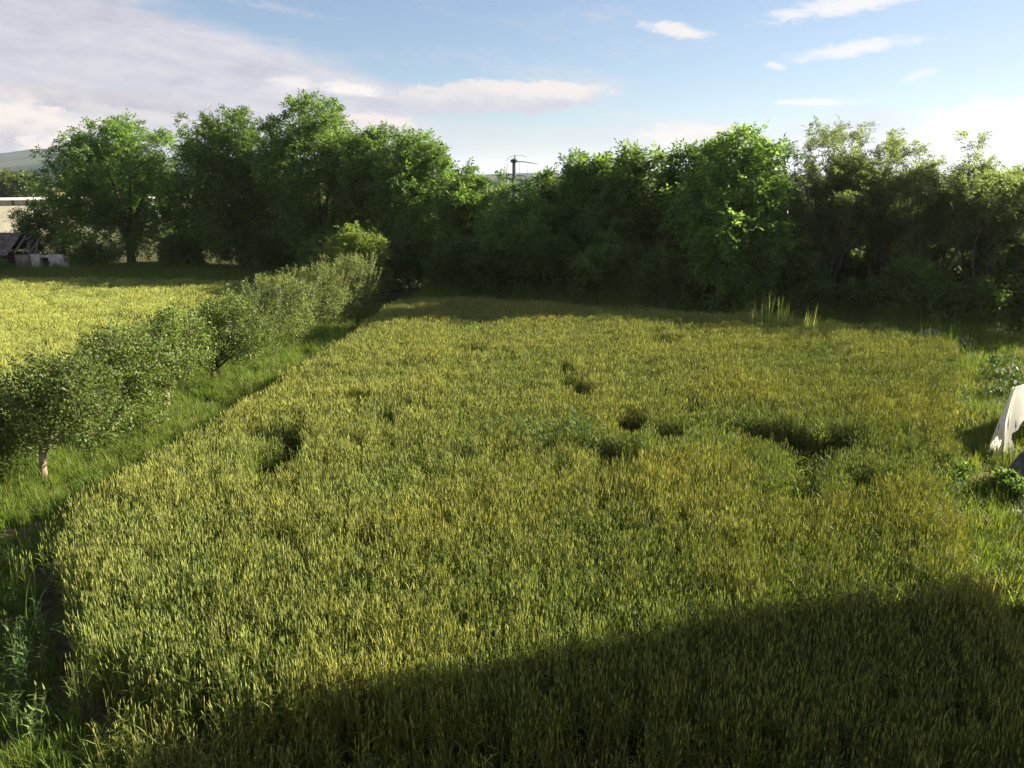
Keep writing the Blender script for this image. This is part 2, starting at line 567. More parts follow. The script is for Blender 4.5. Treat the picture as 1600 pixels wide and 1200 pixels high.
def limbs_to(mb, base, trunk_h, trunk_r, lobes, seed, n_main=7, lean=(0, 0)):
    """trunk with limbs curving out into the lobes"""
    g = random.Random(seed)
    b = Vector(base)
    top = b + Vector((lean[0], lean[1], trunk_h))
    mb.tube([b + Vector((0, 0, -.1)), b + Vector((lean[0] * .3, lean[1] * .3, trunk_h * .4)), top], [trunk_r * 1.35, trunk_r, trunk_r * .85], 8)
    sel = list(lobes)
    g.shuffle(sel)
    for (p, r) in sel[:n_main]:
        e = Vector(p)
        m1 = top.lerp(e, .4) + Vector((g.uniform(-.2, .2), g.uniform(-.2, .2), .12 * (e - top).length))
        mb.tube([top - Vector((0, 0, trunk_r)), m1, e], [trunk_r * .6, trunk_r * .36, trunk_r * .12], 6)
        for q in range(4):
            e2 = e + Vector((g.uniform(-1, 1), g.uniform(-1, 1), g.uniform(-.3, 1))).normalized() * r * .95
            mb.tube([m1.lerp(e, .5 + .12 * q), e2], [trunk_r * .16, trunk_r * .04], 4)


TREES = 'trees in the dark row behind the wheat'


def leafy_tree(name, label, cat, base, crown_c, rx, ry, z0, z1, leaf, nl, seed, dens=7.0, bark='bark',
               K=4, Mn=6, rach=.46, ll=.24, lw=.10, trunk_r=.16, trunk_h=1.6, group=None, kind='compound', lob=(.30, .46), n_main=7, spread=.12):
    root = tag(empty(name, (base[0], base[1], 0)), label, cat, group)
    off = np.array([base[0], base[1], 0.0])
    lobes = make_lobes((crown_c[0] - base[0], crown_c[1] - base[1]), rx, ry, z0, z1, nl, seed, lob)
    tips, nr = lobe_tips(lobes, dens, seed)
    if kind == 'compound':
        V, F = compound_leaves(tips, nr, K, Mn, rach, ll, lw)
    else:
        V, F = simple_leaves(tips, nr, K, ll, lw, spread)
    ok = V.reshape(-1, 4, 3)[:, :, 2].min(1) > .03
    F = F[ok]
    cr = link('crown', np_mesh('crown', V, F, [M[leaf]]), root)
    mb = MB()
    limbs_to(mb, (0, 0, 0), trunk_h, trunk_r, lobes, seed, n_main)
    mb.build('trunk', M[bark], root, smooth=True)
    return root, lobes


# walnuts and mixed trees of the back row:  base x, y, crown half width, bottom, top, lobes, leaf, label
ROW = [
    ('walnut_tree', -29.4, 59.8, 6.3, .6, 10.4, 42, 'walnut', 'broad walnut tree standing right behind the ruined shed, hills beside it'),
    ('walnut_tree', -19.9, 57.2, 5.0, .6, 11.1, 34, 'walnut', 'tall walnut tree with a blunt two-humped top, left of the tallest crown'),
    ('walnut_tree', -13.3, 54.6, 4.7, .6, 11.3, 36, 'walnut', 'tallest walnut tree of the row, its top the highest against the cloud'),
    ('walnut_tree', -8.8, 52.6, 3.6, .3, 9.6, 26, 'walnut', 'walnut tree squeezed in on the right shoulder of the tallest crown'),
    ('walnut_tree', -5.9, 50.1, 3.4, .2, 9.2, 28, 'walnut', 'sunlit walnut tree whose right flank drops steeply to the low gap'),
    ('hedge_tree', -2.1, 46.8, 2.4, .1, 7.0, 18, 'walnut', 'low ragged tree in the dip just left of the utility pole'),
    ('hedge_tree', .35, 43.6, 2.7, .1, 6.05, 20, 'walnut', 'low dense tree below the utility pole, its leaves hiding the pole foot'),
    ('hedge_tree', 4.1, 44.2, 2.5, .1, 7.7, 20, 'walnut', 'narrow tree where the skyline starts to climb right of the pole'),
    ('walnut_tree', 7.0, 42.2, 2.7, .1, 8.3, 24, 'walnut', 'dark walnut tree with a pointed top, halfway between pole and locusts'),
    ('walnut_tree', 9.3, 40.6, 2.5, .1, 8.1, 22, 'walnut', 'shaded walnut tree filling the notch left of the forward standing one'),
    ('hedge_tree', 2.3, 46.4, 2.2, .1, 6.9, 16, 'walnut', 'spiky tree just right of the utility pole, its shoots above the pole arms'),
    ('hedge_tree', 5.6, 43.9, 2.3, .1, 7.5, 18, 'walnut', 'tree filling the rising skyline between the narrow and the pointed tree'),
    ('hedge_tree', 12.4, 40.2, 2.2, .1, 7.6, 16, 'walnut', 'dim tree behind the forward walnut, before the locusts begin'),
    ('walnut_tree', 10.4, 36.9, 2.9, .2, 8.6, 32, 'walnut', 'walnut tree standing forward at the wheat edge with a bright lit branch'),
]
for k, (nm, x, y, r, z0, z1, nl, lf, lab) in enumerate(ROW):
    leafy_tree(nm, lab, 'tree', (x, y), (x, y), r, r * .85, z0, z1, lf, nl, 11 + k, dens=6.2 if r > 3.5 else 7,
               trunk_r=.10 + .035 * r, trunk_h=1.8, group=TREES, lob=(.17, .36))

# undergrowth: bushes along the foot of the row
BUSH = [
    (-36.6, 61.5, 3.0, 4.6, 'sprawling dark bush left of the broad walnut, in front of the white hall'),
    (-31.5, 57.6, 1.5, 1.5, 'low dark bush at the right end of the ruined shed'),
    (-24.6, 57.4, 2.0, 2.4, 'dark bush under the right side of the broad walnut'),
    (-25.5, 62.5, 2.6, 4.2, 'tall dark bush behind the broad walnut trunk, before the white hall'),
    (-20.8, 60.5, 2.6, 4.4, 'tall dark bush behind the blunt walnut, hiding the hall'),
    (-17.4, 58.8, 2.3, 3.6, 'dark bush in the gap right of the blunt walnut trunk'),
    (-16.6, 53.6, 2.4, 2.9, 'dark bush between the blunt walnut and the tallest one'),
    (-11.5, 50.2, 2.2, 3.0, 'dark bush at the foot of the tallest walnut, behind the orchard row'),
    (-6.2, 46.5, 2.2, 3.2, 'dark bush behind the far end of the orchard row'),
    (-3.2, 43.6, 2.0, 3.0, 'dark bush at the foot of the gap, left of the low pole trees'),
    (-.9, 41.8, 1.9, 2.6, 'dark bush at the far left corner of the wheat, below the pole'),
    (2.3, 41.2, 2.1, 3.2, 'dark bush right of the pole, behind the shaded end of the wheat'),
    (5.2, 39.4, 2.1, 3.6, 'dark bush under the narrow climbing tree'),
    (7.6, 37.6, 1.8, 2.8, 'dark bush at the foot of the pointed walnut'),
    (13.6, 36.8, 1.6, 2.9, 'dark bush right of the forward walnut, at the first locust'),
    (15.9, 35.4, 1.7, 1.6, 'dark bush under the widest locust, behind the tall grass'),
    (18.2, 34.8, 1.8, 2.8, 'dark bush under the middle locusts, near the grey rocks'),
    (20.4, 33.4, 1.7, 1.9, 'dark bush right of the grey rocks'),
    (22.4, 31.2, 2.1, 2.9, 'dark bush at the right end of the row, behind the plastic tunnel'),
]
for k, (x, y, r, h, lab) in enumerate(BUSH):
    leafy_tree('wild_bush', lab, 'bush', (x, y), (x, y), r, r * .7, .05, h, 'scrub', 13, 60 + k, dens=5.5, K=4, Mn=5, rach=.40, ll=.22, lw=.095,
               trunk_r=.06, trunk_h=.5, group='dark bushes along the foot of the tree row', lob=(.22, .5), n_main=4)


# ------------------------------------------------------------------ open locust trees with visible stems
def locust(label, x, y, h, r, seed, stems=3, per=5, leaf='locust', dens=1.0):
    g = random.Random(seed)
    root = tag(empty('locust_tree', (x, y, 0)), label, 'tree', 'open locust trees at the right end of the row')
    mb = MB()
    tips, nr = [], []
    def grow(p, d, L, rad, lvl):
        q = p
        pts, rr = [p], [rad]
        for s in range(3):
            d = (d + Vector((g.uniform(-.16, .16), g.uniform(-.16, .16), g.uniform(-.02, .12)))).normalized()
            q = q + d * (L / 3)
            pts.append(q); rr.append(rad * (1 - .2 * (s + 1)))
        mb.tube(pts, rr, 5 if lvl < 2 else 3, caps=False)
        if lvl >= 1:
            n = (1 if lvl == 1 else 4)
            for i in range(n):
                t = g.uniform(.25, 1.05)
                s = min(2, int(t * 3)); u = min(1.0, t * 3 - s)
                tips.append(pts[s].lerp(pts[s + 1], u)); nr.append((d + Vector((g.uniform(-.7, .7), g.uniform(-.7, .7), g.uniform(-.3, .5)))).normalized())
        if lvl < 3:
            nb = per if lvl == 0 else 4
            for i in range(nb):
                t = .35 + .65 * (i + g.random()) / nb if lvl == 0 else g.uniform(.3, 1)
                s = min(2, int(t * 3)); u = t * 3 - s
                st = pts[s].lerp(pts[s + 1], min(1, u))
                a = g.uniform(0, 6.283)
                spr = .55 if lvl == 0 else .8
                nd = (d * .9 + Vector((math.cos(a) * spr, math.sin(a) * spr, .15))).normalized()
                grow(st, nd, L * (.40 if lvl == 0 else .52) * g.uniform(.75, 1.2), rad * .42, lvl + 1)
    for i in range(stems):
        a = i * 6.283 / stems + g.uniform(-.6, .6)
        sp = r * .38
        d = Vector((math.cos(a) * sp / h * 1.5, math.sin(a) * sp / h * 1.0, 1)).normalized()
        grow(Vector((math.cos(a) * .2, math.sin(a) * .2, -.05)), d, h * g.uniform(.56, .70), .085, 0)
    tips = np.array(tips); nr = np.array(nr)
    V, F = compound_leaves(tips, nr, 3, 7, .32, .12, .055, .3)
    link('crown', np_mesh('crown', V, F, [M[leaf]]), root)
    mb.build('trunk', M['bark'], root, smooth=True)
    return root


locust('slim open locust tree right beside the forward walnut', 14.0, 39.4, 8.0, 1.5, 201, 2, 6)
locust('wide vase-shaped locust tree with dark forked stems against the sky', 15.3, 37.6, 8.5, 2.6, 202, 5, 6)
locust('airy locust tree in the middle of the open group, sky between its tips', 17.9, 37.7, 8.6, 2.1, 203, 4, 6)
locust('thin locust tree right of the airy middle one, before the bright cloud', 19.6, 36.4, 8.5, 1.7, 204, 3, 6)
locust('pale bare-stemmed locust tree in front of the bright white cloud', 21.4, 35.1, 8.1, 1.7, 205, 4, 6)
locust('lower locust tree cut by the right edge of the view', 22.6, 33.4, 7.2, 1.7, 206, 3, 6)
locust('small locust tree standing behind the widest one, mostly hidden', 16.6, 41.0, 7.2, 1.8, 207, 3, 6)
locust('rearmost locust tree behind the pale bare-stemmed one', 21.6, 39.5, 7.0, 1.9, 208, 3, 6)
leafy_tree('hedge_tree', 'dense rounded tree behind the last locust at the right edge', 'tree', (23.8, 36.6), (23.8, 36.6), 2.4, 2.0, .3, 6.6, 'walnut', 14, 251, dens=7, group=TREES, trunk_r=.14)

for k, (x, y, r, h, lab) in enumerate([
        (14.6, 43.0, 2.4, 4.6, 'half-lit low tree seen through the stems of the widest locust'),
        (18.4, 43.4, 2.6, 5.0, 'half-lit low tree seen through the stems of the airy locust'),
        (22.0, 42.0, 2.6, 4.7, 'half-lit low tree seen through the bare stems near the right edge'),
        (26.5, 39.5, 2.8, 5.4, 'half-lit low tree closing the row at the right edge')]):
    leafy_tree('hedge_tree', lab, 'tree', (x, y), (x, y), r, r * .7, .05, h, 'locust', 16, 270 + k, dens=7, group='low trees behind the open locusts', trunk_r=.09, trunk_h=.8, lob=(.25, .42))

# fresh green sapling rising behind the orchard row
leafy_tree('sapling', 'fresh yellow-green sapling rising behind the far end of the orchard row', 'tree', (-8.4, 42.6), (-8.4, 42.6), 1.75, 1.2, .3, 3.85, 'bright', 14, 300,
           dens=9, K=4, Mn=5, rach=.34, ll=.19, lw=.085, trunk_r=.06, trunk_h=.8, lob=(.24, .4))


# ------------------------------------------------------------------ orchard row
def orchard_tree(name, label, bx, by, cx, r, z0, h, leaf, seed, shoots=0, dens=17, bark='pale_bark', trunk_h=.55, trunk_r=.085, bare=0, nl=15, ll=.084, lw=.048, K=15):
    g = random.Random(seed)
    rg = np.random.default_rng(seed)
    root = tag(empty(name, (bx, by, 0)), label, 'tree', 'small fruit trees in the row beside the wheat')
    lobes = make_lobes((cx - bx, .0), r, r * .85, z0, h, nl, seed, (.28, .46))
    tips, nr = lobe_tips(lobes, dens, seed, .2, .2)
    mb = MB()
    limbs_to(mb, (0, 0, 0), trunk_h, trunk_r, lobes, seed, 7, lean=((cx - bx) * .15, 0))
    VV, FF, nb = [], [], 0
    V, F = simple_leaves(tips, nr, K, ll, lw, .085)
    VV.append(V); FF.append(F); nb += len(V)
    st, sn = [], []
    for i in range(shoots):
        a = g.uniform(0, 6.283); q = g.random() ** .5 * r * .9
        zt = z0 + (h - z0) * g.uniform(.35, .72)
        p = Vector((cx - bx + math.cos(a) * q, math.sin(a) * q * .8, zt))
        d = Vector((math.cos(a) * q / r * .45 + g.uniform(-.15, .15), g.uniform(-.2, .2), 1)).normalized()
        L = g.uniform(.5, 1.0) * (h - zt + .25)
        mb.tube([p, p + d * L], [.012, .004], 3, caps=False)
        for t in np.linspace(.1, 1, int(L / .06)):
            st.append(p + d * (L * t)); sn.append(d)
    if st:
        V, F = simple_leaves(np.array(st), np.array(sn), 4, ll * 1.05, lw * .8, .03)
        VV.append(V); FF.append(F + nb)
    for i in range(bare):
        a = g.uniform(-.6, .9)
        p = Vector((0, 0, trunk_h)); pts = [p]; d = Vector((math.cos(a), g.uniform(-.5, .1), .5)).normalized()
        for s in range(4):
            d = (d + Vector((g.uniform(-.3, .3), g.uniform(-.3, .3), g.uniform(-.1, .45)))).normalized()
            p = p + d * .34; pts.append(p)
        mb.tube(pts, [.045, .035, .028, .018, .008], 5)
    V = np.concatenate(VV); F = np.concatenate(FF)
    ok = V.reshape(-1, 4, 3)[:, :, 2].min(1) > .03
    link('crown', np_mesh('crown', V, F[ok], [M[leaf]]), root)
    mb.build('trunk', M[bark], root, smooth=True)
    return root


orchard_tree('apple_tree', 'apple tree cut by the left edge of the view, nearest of the row', -11.7, 15.9, -11.5, .95, .35, 2.35, 'apple', 401)
orchard_tree('apple_tree', 'nearest whole apple tree with a pale straight trunk at the field corner', -10.32, 15.78, -9.55, 1.22, .95, 2.8, 'apple', 402, 16, trunk_h=.85, nl=18)
orchard_tree('apple_tree', 'rounded apple tree just behind the one with the pale trunk', -10.3, 18.65, -9.65, 1.02, .6, 2.95, 'apple', 403, 18, trunk_h=.5)
orchard_tree('apple_tree', 'thin apple tree with bare broken branches showing below its leaves', -9.92, 21.16, -9.5, .95, 1.15, 2.85, 'apple', 404, 6, dens=10, trunk_h=.75, bare=5, nl=11)
orchard_tree('apple_tree', 'dark forked apple tree in the middle of the row', -9.63, 23.82, -8.95, 1.28, .9, 2.85, 'apple', 405, 18, bark='bark', trunk_h=.65, nl=18, bare=2)
orchard_tree('apple_tree', 'small apple tree wedged behind the dark forked one', -9.5, 27.0, -9.2, 1.05, .5, 2.6, 'apple', 406, 18)
orchard_tree('pear_tree', 'wide silvery-green fruit tree bristling with upright shoots', -9.6, 30.3, -9.2, 1.55, .4, 2.7, 'pear', 407, 46, dens=15, nl=17)
orchard_tree('pear_tree', 'silvery-green fruit tree between the widest and the last of the row', -8.8, 34.2, -8.65, 1.3, .4, 2.7, 'pear', 408, 46, dens=15)
orchard_tree('pear_tree', 'last fruit tree of the row, its right side open to the dark trees', -7.9, 36.8, -7.7, 1.35, .35, 2.9, 'pear', 409, 46, dens=15)


# ------------------------------------------------------------------ scattered plants (uncountable)
SRC = {}


def source(name, meshes):
    c = bpy.data.collections.new(name)
    for i, me in enumerate(meshes):
        o = bpy.data.objects.new('%s_%02d' % (name, i), me)
        c.objects.link(o)
    SRC[name] = (c, len(meshes))
    return c


def scatter_tree():
    t = bpy.data.node_groups.new('scatter_plants', 'GeometryNodeTree')
    t.interface.new_socket('Geometry', in_out='INPUT', socket_type='NodeSocketGeometry')
    t.interface.new_socket('Plants', in_out='INPUT', socket_type='NodeSocketCollection')
    t.interface.new_socket('Geometry', in_out='OUTPUT', socket_type='NodeSocketGeometry')
    N = t.nodes
    gi = N.new('NodeGroupInput'); go = N.new('NodeGroupOutput')
    ci = N.new('GeometryNodeCollectionInfo')
    ci.inputs['Separate Children'].default_value = True
    ci.inputs['Reset Children'].default_value = True
    ip = N.new('GeometryNodeInstanceOnPoints')
    ip.inputs['Pick Instance'].default_value = True
    t.links.new(gi.outputs[0], ip.inputs['Points'])
    t.links.new(gi.outputs[1], ci.inputs[0])
    t.links.new(ci.outputs[0], ip.inputs['Instance'])
    for nm, ty, sk in (('idx', 'INT', 'Instance Index'), ('rot', 'FLOAT_VECTOR', 'Rotation'), ('scl', 'FLOAT_VECTOR', 'Scale')):
        a = N.new('GeometryNodeInputNamedAttribute')
        a.data_type = ty
        a.inputs['Name'].default_value = nm
        t.links.new(a.outputs['Attribute'], ip.inputs[sk])
    t.links.new(ip.outputs[0], go.inputs[0])
    return t


GN = scatter_tree()


def scatter(name, pts, rot, scl, tint, src, idx=None, parent=None):
    c, n = SRC[src]
    me = bpy.data.meshes.new(name)
    k = len(pts)
    me.vertices.add(k)
    me.vertices.foreach_set('co', np.asarray(pts, np.float32).ravel())
    for nm, ty, key, arr in (('rot', 'FLOAT_VECTOR', 'vector', rot), ('scl', 'FLOAT_VECTOR', 'vector', scl), ('tint', 'FLOAT', 'value', tint),
                             ('idx', 'INT', 'value', rng.integers(0, n, k) if idx is None else idx)):
        a = me.attributes.new(nm, ty, 'POINT')
        a.data.foreach_set(key, np.ascontiguousarray(arr, dtype=np.int32 if ty == 'INT' else np.float32).ravel())
    o = link(name, me, parent)
    md = o.modifiers.new('plants', 'NODES')
    md.node_group = GN
    for it in GN.interface.items_tree:
        if it.name == 'Plants':
            md[it.identifier] = c
    o['kind'] = 'stuff'
    return o


def blade(mb_v, mb_f, mb_m, p, d0, L, w, bend, az, seg=3, mi=0, twist=0.0):
    """grass blade: ribbon that bends over"""
    b = len(mb_v)
    side = Vector((-math.sin(az + twist), math.cos(az + twist), 0))
    fw = Vector((math.cos(az), math.sin(az), 0))
    q = Vector(p)
    ang = d0
    for i in range(seg + 1):
        t = i / seg
        ww = w * (1 - t ** 1.6) * .5 + .0008
        mb_v.append(q - side * ww); mb_v.append(q + side * ww)
        st = L / seg
        q = q + (Vector((0, 0, 1)) * math.cos(ang) + fw * math.sin(ang)) * st
        ang += bend / seg
    for i in range(seg):
        a = b + 2 * i
        mb_f.append((a, a + 1, a + 3, a + 2)); mb_m.append(mi)


def ring_tube(V, F, Mi, pts, rad, n, mi):
    b = len(V)
    for p, r in zip(pts, rad):
        for k in range(n):
            a = 6.28318 * k / n
            V.append(p + Vector((math.cos(a) * r, math.sin(a) * r, 0)))
    for i in range(len(pts) - 1):
        for k in range(n):
            k2 = (k + 1) % n
            F.append((b + i * n + k, b + i * n + k2, b + (i + 1) * n + k2, b + (i + 1) * n + k)); Mi.append(mi)


def finish(name, V, F, Mi, mats):
    me = bpy.data.meshes.new(name)
    me.from_pydata([tuple(v) for v in V], [], F)
    for m in mats:
        me.materials.append(m)
    me.polygons.foreach_set('material_index', Mi)
    me.update()
    return me


def wheat_variant(seed, n=3, spread=.075, h0=.94, ear=(.090, .0062), mats=None, leafn=3):
    g = random.Random(seed)
    V, F, Mi = [], [], []
    for s in range(n):
        a = g.uniform(0, 6.283)
        p = Vector((math.cos(a), math.sin(a), 0)) * spread * g.random() ** .5
        h = h0 * g.uniform(.86, 1.06)
        la = g.uniform(0, 6.283); ln = g.uniform(0, .05)
        tilt = Vector((math.cos(la), math.sin(la), 0)) * ln
        def at(t):
            return p + Vector((0, 0, h * t)) + tilt * (h * t * t)
        el = ear[0] * g.uniform(.8, 1.2)
        top = at(1)
        ring_tube(V, F, Mi, [at(0), at(.5), at(1)], [.0030, .0026, .0017], 3, 1)
        # ear: notched spindle that may nod a little
        nod = Vector((math.cos(la), math.sin(la), 0)) * g.uniform(0, .28)
        K = 6
        pts, rr = [], []
        for i in range(K + 1):
            t = i / K
            pts.append(top + (Vector((0, 0, 1)) + nod * t).normalized() * (el * t))
            w = math.sin(min(1, t * 1.25 + .18) * math.pi * .86) if t < 1 else .12
            rr.append(ear[1] * max(.15, w) * (1.12 if i % 2 else .82))
        ring_tube(V, F, Mi, pts, rr, 4, 0)
        for q in range(leafn):
            t = (.30, .52, .74, .86)[q] + g.uniform(-.06, .06)
            az = g.uniform(0, 6.283)
            blade(V, F, Mi, at(t), g.uniform(.15, .55), g.uniform(.17, .30), g.uniform(.010, .016), g.uniform(.7, 2.3), az, 3, 2)
    return finish('wheat_plant', V, F, Mi, mats)


def tuft_variant(seed, n, hmin, hmax, w, m, spread=.08, heads=0):
    g = random.Random(seed)
    V, F, Mi = [], [], []
    for s in range(n):
        a = g.uniform(0, 6.283); q = spread * g.random() ** .5
        p = Vector((math.cos(a) * q, math.sin(a) * q, 0))
        blade(V, F, Mi, p, g.uniform(.02, .4), g.uniform(hmin, hmax), w * g.uniform(.7, 1.3), g.uniform(.2, 1.4), g.uniform(0, 6.283), 3, 0)
    for s in range(heads):
        a = g.uniform(0, 6.283); q = spread * g.random() ** .5
        p = Vector((math.cos(a) * q, math.sin(a) * q, 0))
        h = hmax * g.uniform(1.0, 1.35)
        t = p + Vector((g.uniform(-.08, .08), g.uniform(-.08, .08), h))
        ring_tube(V, F, Mi, [p, t], [.002, .0012], 3, 0)
        ring_tube(V, F, Mi, [t, t + Vector((0, 0, .03)), t + Vector((.005, 0, .10))], [.002, .007, .001], 4, 0)
    return finish('grass_tuft', V, F, Mi, [m])


def weed_variant(seed, m, h=.45, n=26, ll=.14, lw=.06):
    g = random.Random(seed)
    V, F, Mi = [], [], []
    for s in range(4):
        a = g.uniform(0, 6.283)
        p = Vector((math.cos(a), math.sin(a), 0)) * g.uniform(0, .10)
        hh = h * g.uniform(.7, 1.15)
        tl = Vector((g.uniform(-.12, .12), g.uniform(-.12, .12), 0))
        ring_tube(V, F, Mi, [p, p + tl * .4 + Vector((0, 0, hh * .6)), p + tl + Vector((0, 0, hh))], [.005, .004, .002], 3, 0)
        for i in range(n // 4):
            t = .25 + .75 * (i + .5) / (n / 4)
            az = i * 2.4 + g.uniform(-.3, .3)
            blade(V, F, Mi, p + tl * t + Vector((0, 0, hh * t)), g.uniform(.6, 1.2), ll * g.uniform(.6, 1.2) * (1.15 - .5 * t), lw * (1.1 - .4 * t), g.uniform(.2, .9), az, 3, 0)
    return finish('weed', V, F, Mi, [m])


WM = [M['ear'], M['wstem'], M['wleaf']]
BMs = [M['barley'], M['wstem'], M['wleaf']]
source('wheat_plant', [wheat_variant(i, 3, mats=WM) for i in range(14)])
source('barley_plant', [wheat_variant(60 + i, 7, .16, .62, (.085, .0075), BMs, 2) for i in range(8)])
source('grass_tuft', [tuft_variant(i, 16, .14, .34, .009, M['grass'], .09, 1 if i % 3 == 0 else 0) for i in range(8)])
source('long_grass', [tuft_variant(40 + i, 14, .35, .75, .010, M['grass'], .10, 2) for i in range(6)])
source('weed', [weed_variant(i, M['weed']) for i in range(6)])
source('tall_weed', [weed_variant(30 + i, M['weed'], .95, 40, .17, .035) for i in range(5)])


def inside(poly, P):
    x, y = P[:, 0], P[:, 1]
    r = np.zeros(len(P), bool)
    n = len(poly)
    for i in range(n):
        x1, y1 = poly[i]; x2, y2 = poly[(i + 1) % n]
        c = ((y1 > y) != (y2 > y))
        xi = (x2 - x1) * (y - y1) / ((y2 - y1) if y2 != y1 else 1e-9) + x1
        r ^= c & (x < xi)
    return r


def edge_dist(poly, P):
    d = np.full(len(P), 1e9)
    n = len(poly)
    for i in range(n):
        a = np.array(poly[i]); b = np.array(poly[(i + 1) % n])
        ab = b - a
        t = np.clip(((P - a) @ ab) / (ab @ ab), 0, 1)
        d = np.minimum(d, np.linalg.norm(P - (a + t[:, None] * ab), axis=1))
    return d


def field_noise(P, seed, oct=((.25, 1.0), (.6, .7), (1.5, .5), (3.6, .35))):
    """smooth value noise from random cosines"""
    g = np.random.default_rng(seed)
    out = np.zeros(len(P))
    for fr, am in oct:
        for _ in range(6):
            a = g.uniform(0, 6.283); ph = g.uniform(0, 6.283); k = fr * g.uniform(.7, 1.4)
            out += am / 2.4 * np.sin(6.283 * k * (P[:, 0] * math.cos(a) + P[:, 1] * math.sin(a)) + ph)
    return out


def cloud_pts(poly, dens):
    A = np.array(poly)
    lo, hi = A.min(0), A.max(0)
    k = int((hi - lo).prod() * dens)
    P = rng.uniform(lo, hi, (k, 2))
    return P[inside(poly, P)]


def frustum(P, m=1.5):
    return (np.abs(P[:, 0]) < (P[:, 1] * .70 + m + 2.0))


WHEAT = [(-3.6, 7.45), (-4.5, 7.7), (-5.4, 8.5), (-6.2, 9.5), (-7.1, 10.7), (-8.0, 11.9), (-7.95, 13.0), (-7.8, 14.8), (-7.2, 18.4), (-6.6, 25.4), (-6.0, 31.5),
         (-5.6, 36.6), (-2.5, 37.6), (1.0, 36.2), (5.6, 34.0), (10.3, 32.4), (14.4, 29.9), (16.0, 27.4), (14.6, 24.2), (12.6, 20.8), (11.2, 18.2), (9.9, 15.9), (8.4, 14.1), (7.7, 12.2),
         (6.9, 10.0), (6.7, 8.4), (7.0, 6.2), (4.6, 6.3), (2.4, 6.7), (.2, 7.0), (-1.8, 7.25)]
# bare or beaten-down spots: x, y, half width, half depth, slant, how far beaten down
HOLES = [(-5.48, 17.0, 0.69, 0.33, -0.3, 1), (-4.88, 16.09, 0.25, 0.95, -0.28, 1), (-4.98, 15.0, 0.43, 0.76, -0.3, 1), (-5.04, 14.35, 0.25, 0.28, -0.32, 1),
         (-5.42, 16.01, 0.19, 0.68, -0.31, 0.35), (1.66, 22.83, 0.17, 0.60, 0.07, 1), (1.73, 20.93, 0.27, 0.40, 0.08, 1), (2.02, 20.31, 0.26, 0.5, 0.1, 1),
         (2.8, 17.59, 0.27, 0.55, 0.14, 1), (3.65, 17.0, 0.29, 0.43, 0.2, 0.8), (2.03, 15.92, 0.25, 0.34, 0.12, 0.9), (2.38, 15.39, 0.41, 0.48, 0.15, 1),
         (2.75, 15.59, 0.12, 0.49, 0.16, 1), (5.32, 17.39, 0.46, 0.3, 0.27, 0.9), (5.88, 17.0, 0.46, 0.42, 0.31, 1), (6.46, 16.6, 0.42, 0.62, 0.36, 1),
         (7.26, 16.35, 0.45, 0.50, 0.42, 1), (6.19, 15.04, 0.29, 0.62, 0.37, 1), (5.47, 13.33, 0.23, 0.33, 0.36, 1), (6.92, 14.0, 0.25, 0.36, 0.45, .95),
         (6.96, 18.6, 0.42, 0.22, 0.36, 0.6), (8.48, 18.77, 0.17, 0.23, 0.41, 0.5), (7.91, 15.75, 0.31, 0.17, 0.45, 0.6), (11.46, 20.25, 0.08, 1.59, 0.53, 0.7),
         (9.8, 17.39, 0.08, 0.8, 0.51, 0.7), (9.95, 18.44, 0.09, 0.56, 0.5, 0.5), (-4.08, 19.61, 0.3, 0.31, -0.19, 0.6), (-5.78, 22.83, 0.31, 0.33, -0.23, 0.6),
         (-3.12, 17.9, 0.22, 0.47, -0.16, 0.4), (-3.38, 16.01, 0.11, 0.43, -0.2, 0.5), (-2.42, 11.32, 0.12, 0.37, -0.18, 0.5), (-3.89, 11.55, 0.42, 0.21, -0.3, 0.5),
         (-1.8, 14.45, 0.1, 0.29, -0.11, 0.4), (0.89, 14.28, 0.1, 0.48, 0.06, 0.5), (-1.42, 25.58, 0.54, 0.51, -0.05, 0.5), (5.54, 27.2, 0.5, 0.57, 0.19, 0.5),
         (1.04, 14.63, 0.09, 0.66, 0.06, 0.4), (-5.48, 10.67, 0.12, 0.21, -0.46, 0.4), (3.0, 12.31, 0.11, 0.38, 0.21, 0.4), (3.44, 11.1, 0.09, 0.26, 0.28, 0.4),
         (-1.07, 11.79, 0.13, 0.2, -0.1, 0.4), (1.59, 12.58, 0.09, 0.33, 0.11, 0.35), (-2.54, 15.59, 0.14, 0.21, -0.15, 0.4)]


def hole_field(P):
    h = np.zeros(len(P))
    wob = field_noise(P, 99, ((.9, .3), (2.3, .25)))
    for q, (x, y, a, b, sl, dp) in enumerate(HOLES):
        dx, dy = P[:, 0] - x, P[:, 1] - y
        e = 1.0 if q < 5 or dp < .65 else 1.35
        d = np.sqrt(((dx - sl * dy) / (a * e)) ** 2 + (dy / (b * e)) ** 2) + wob * .30
        h = np.maximum(h, dp * np.clip((1.2 - d) / .25, 0, 1))
    return h


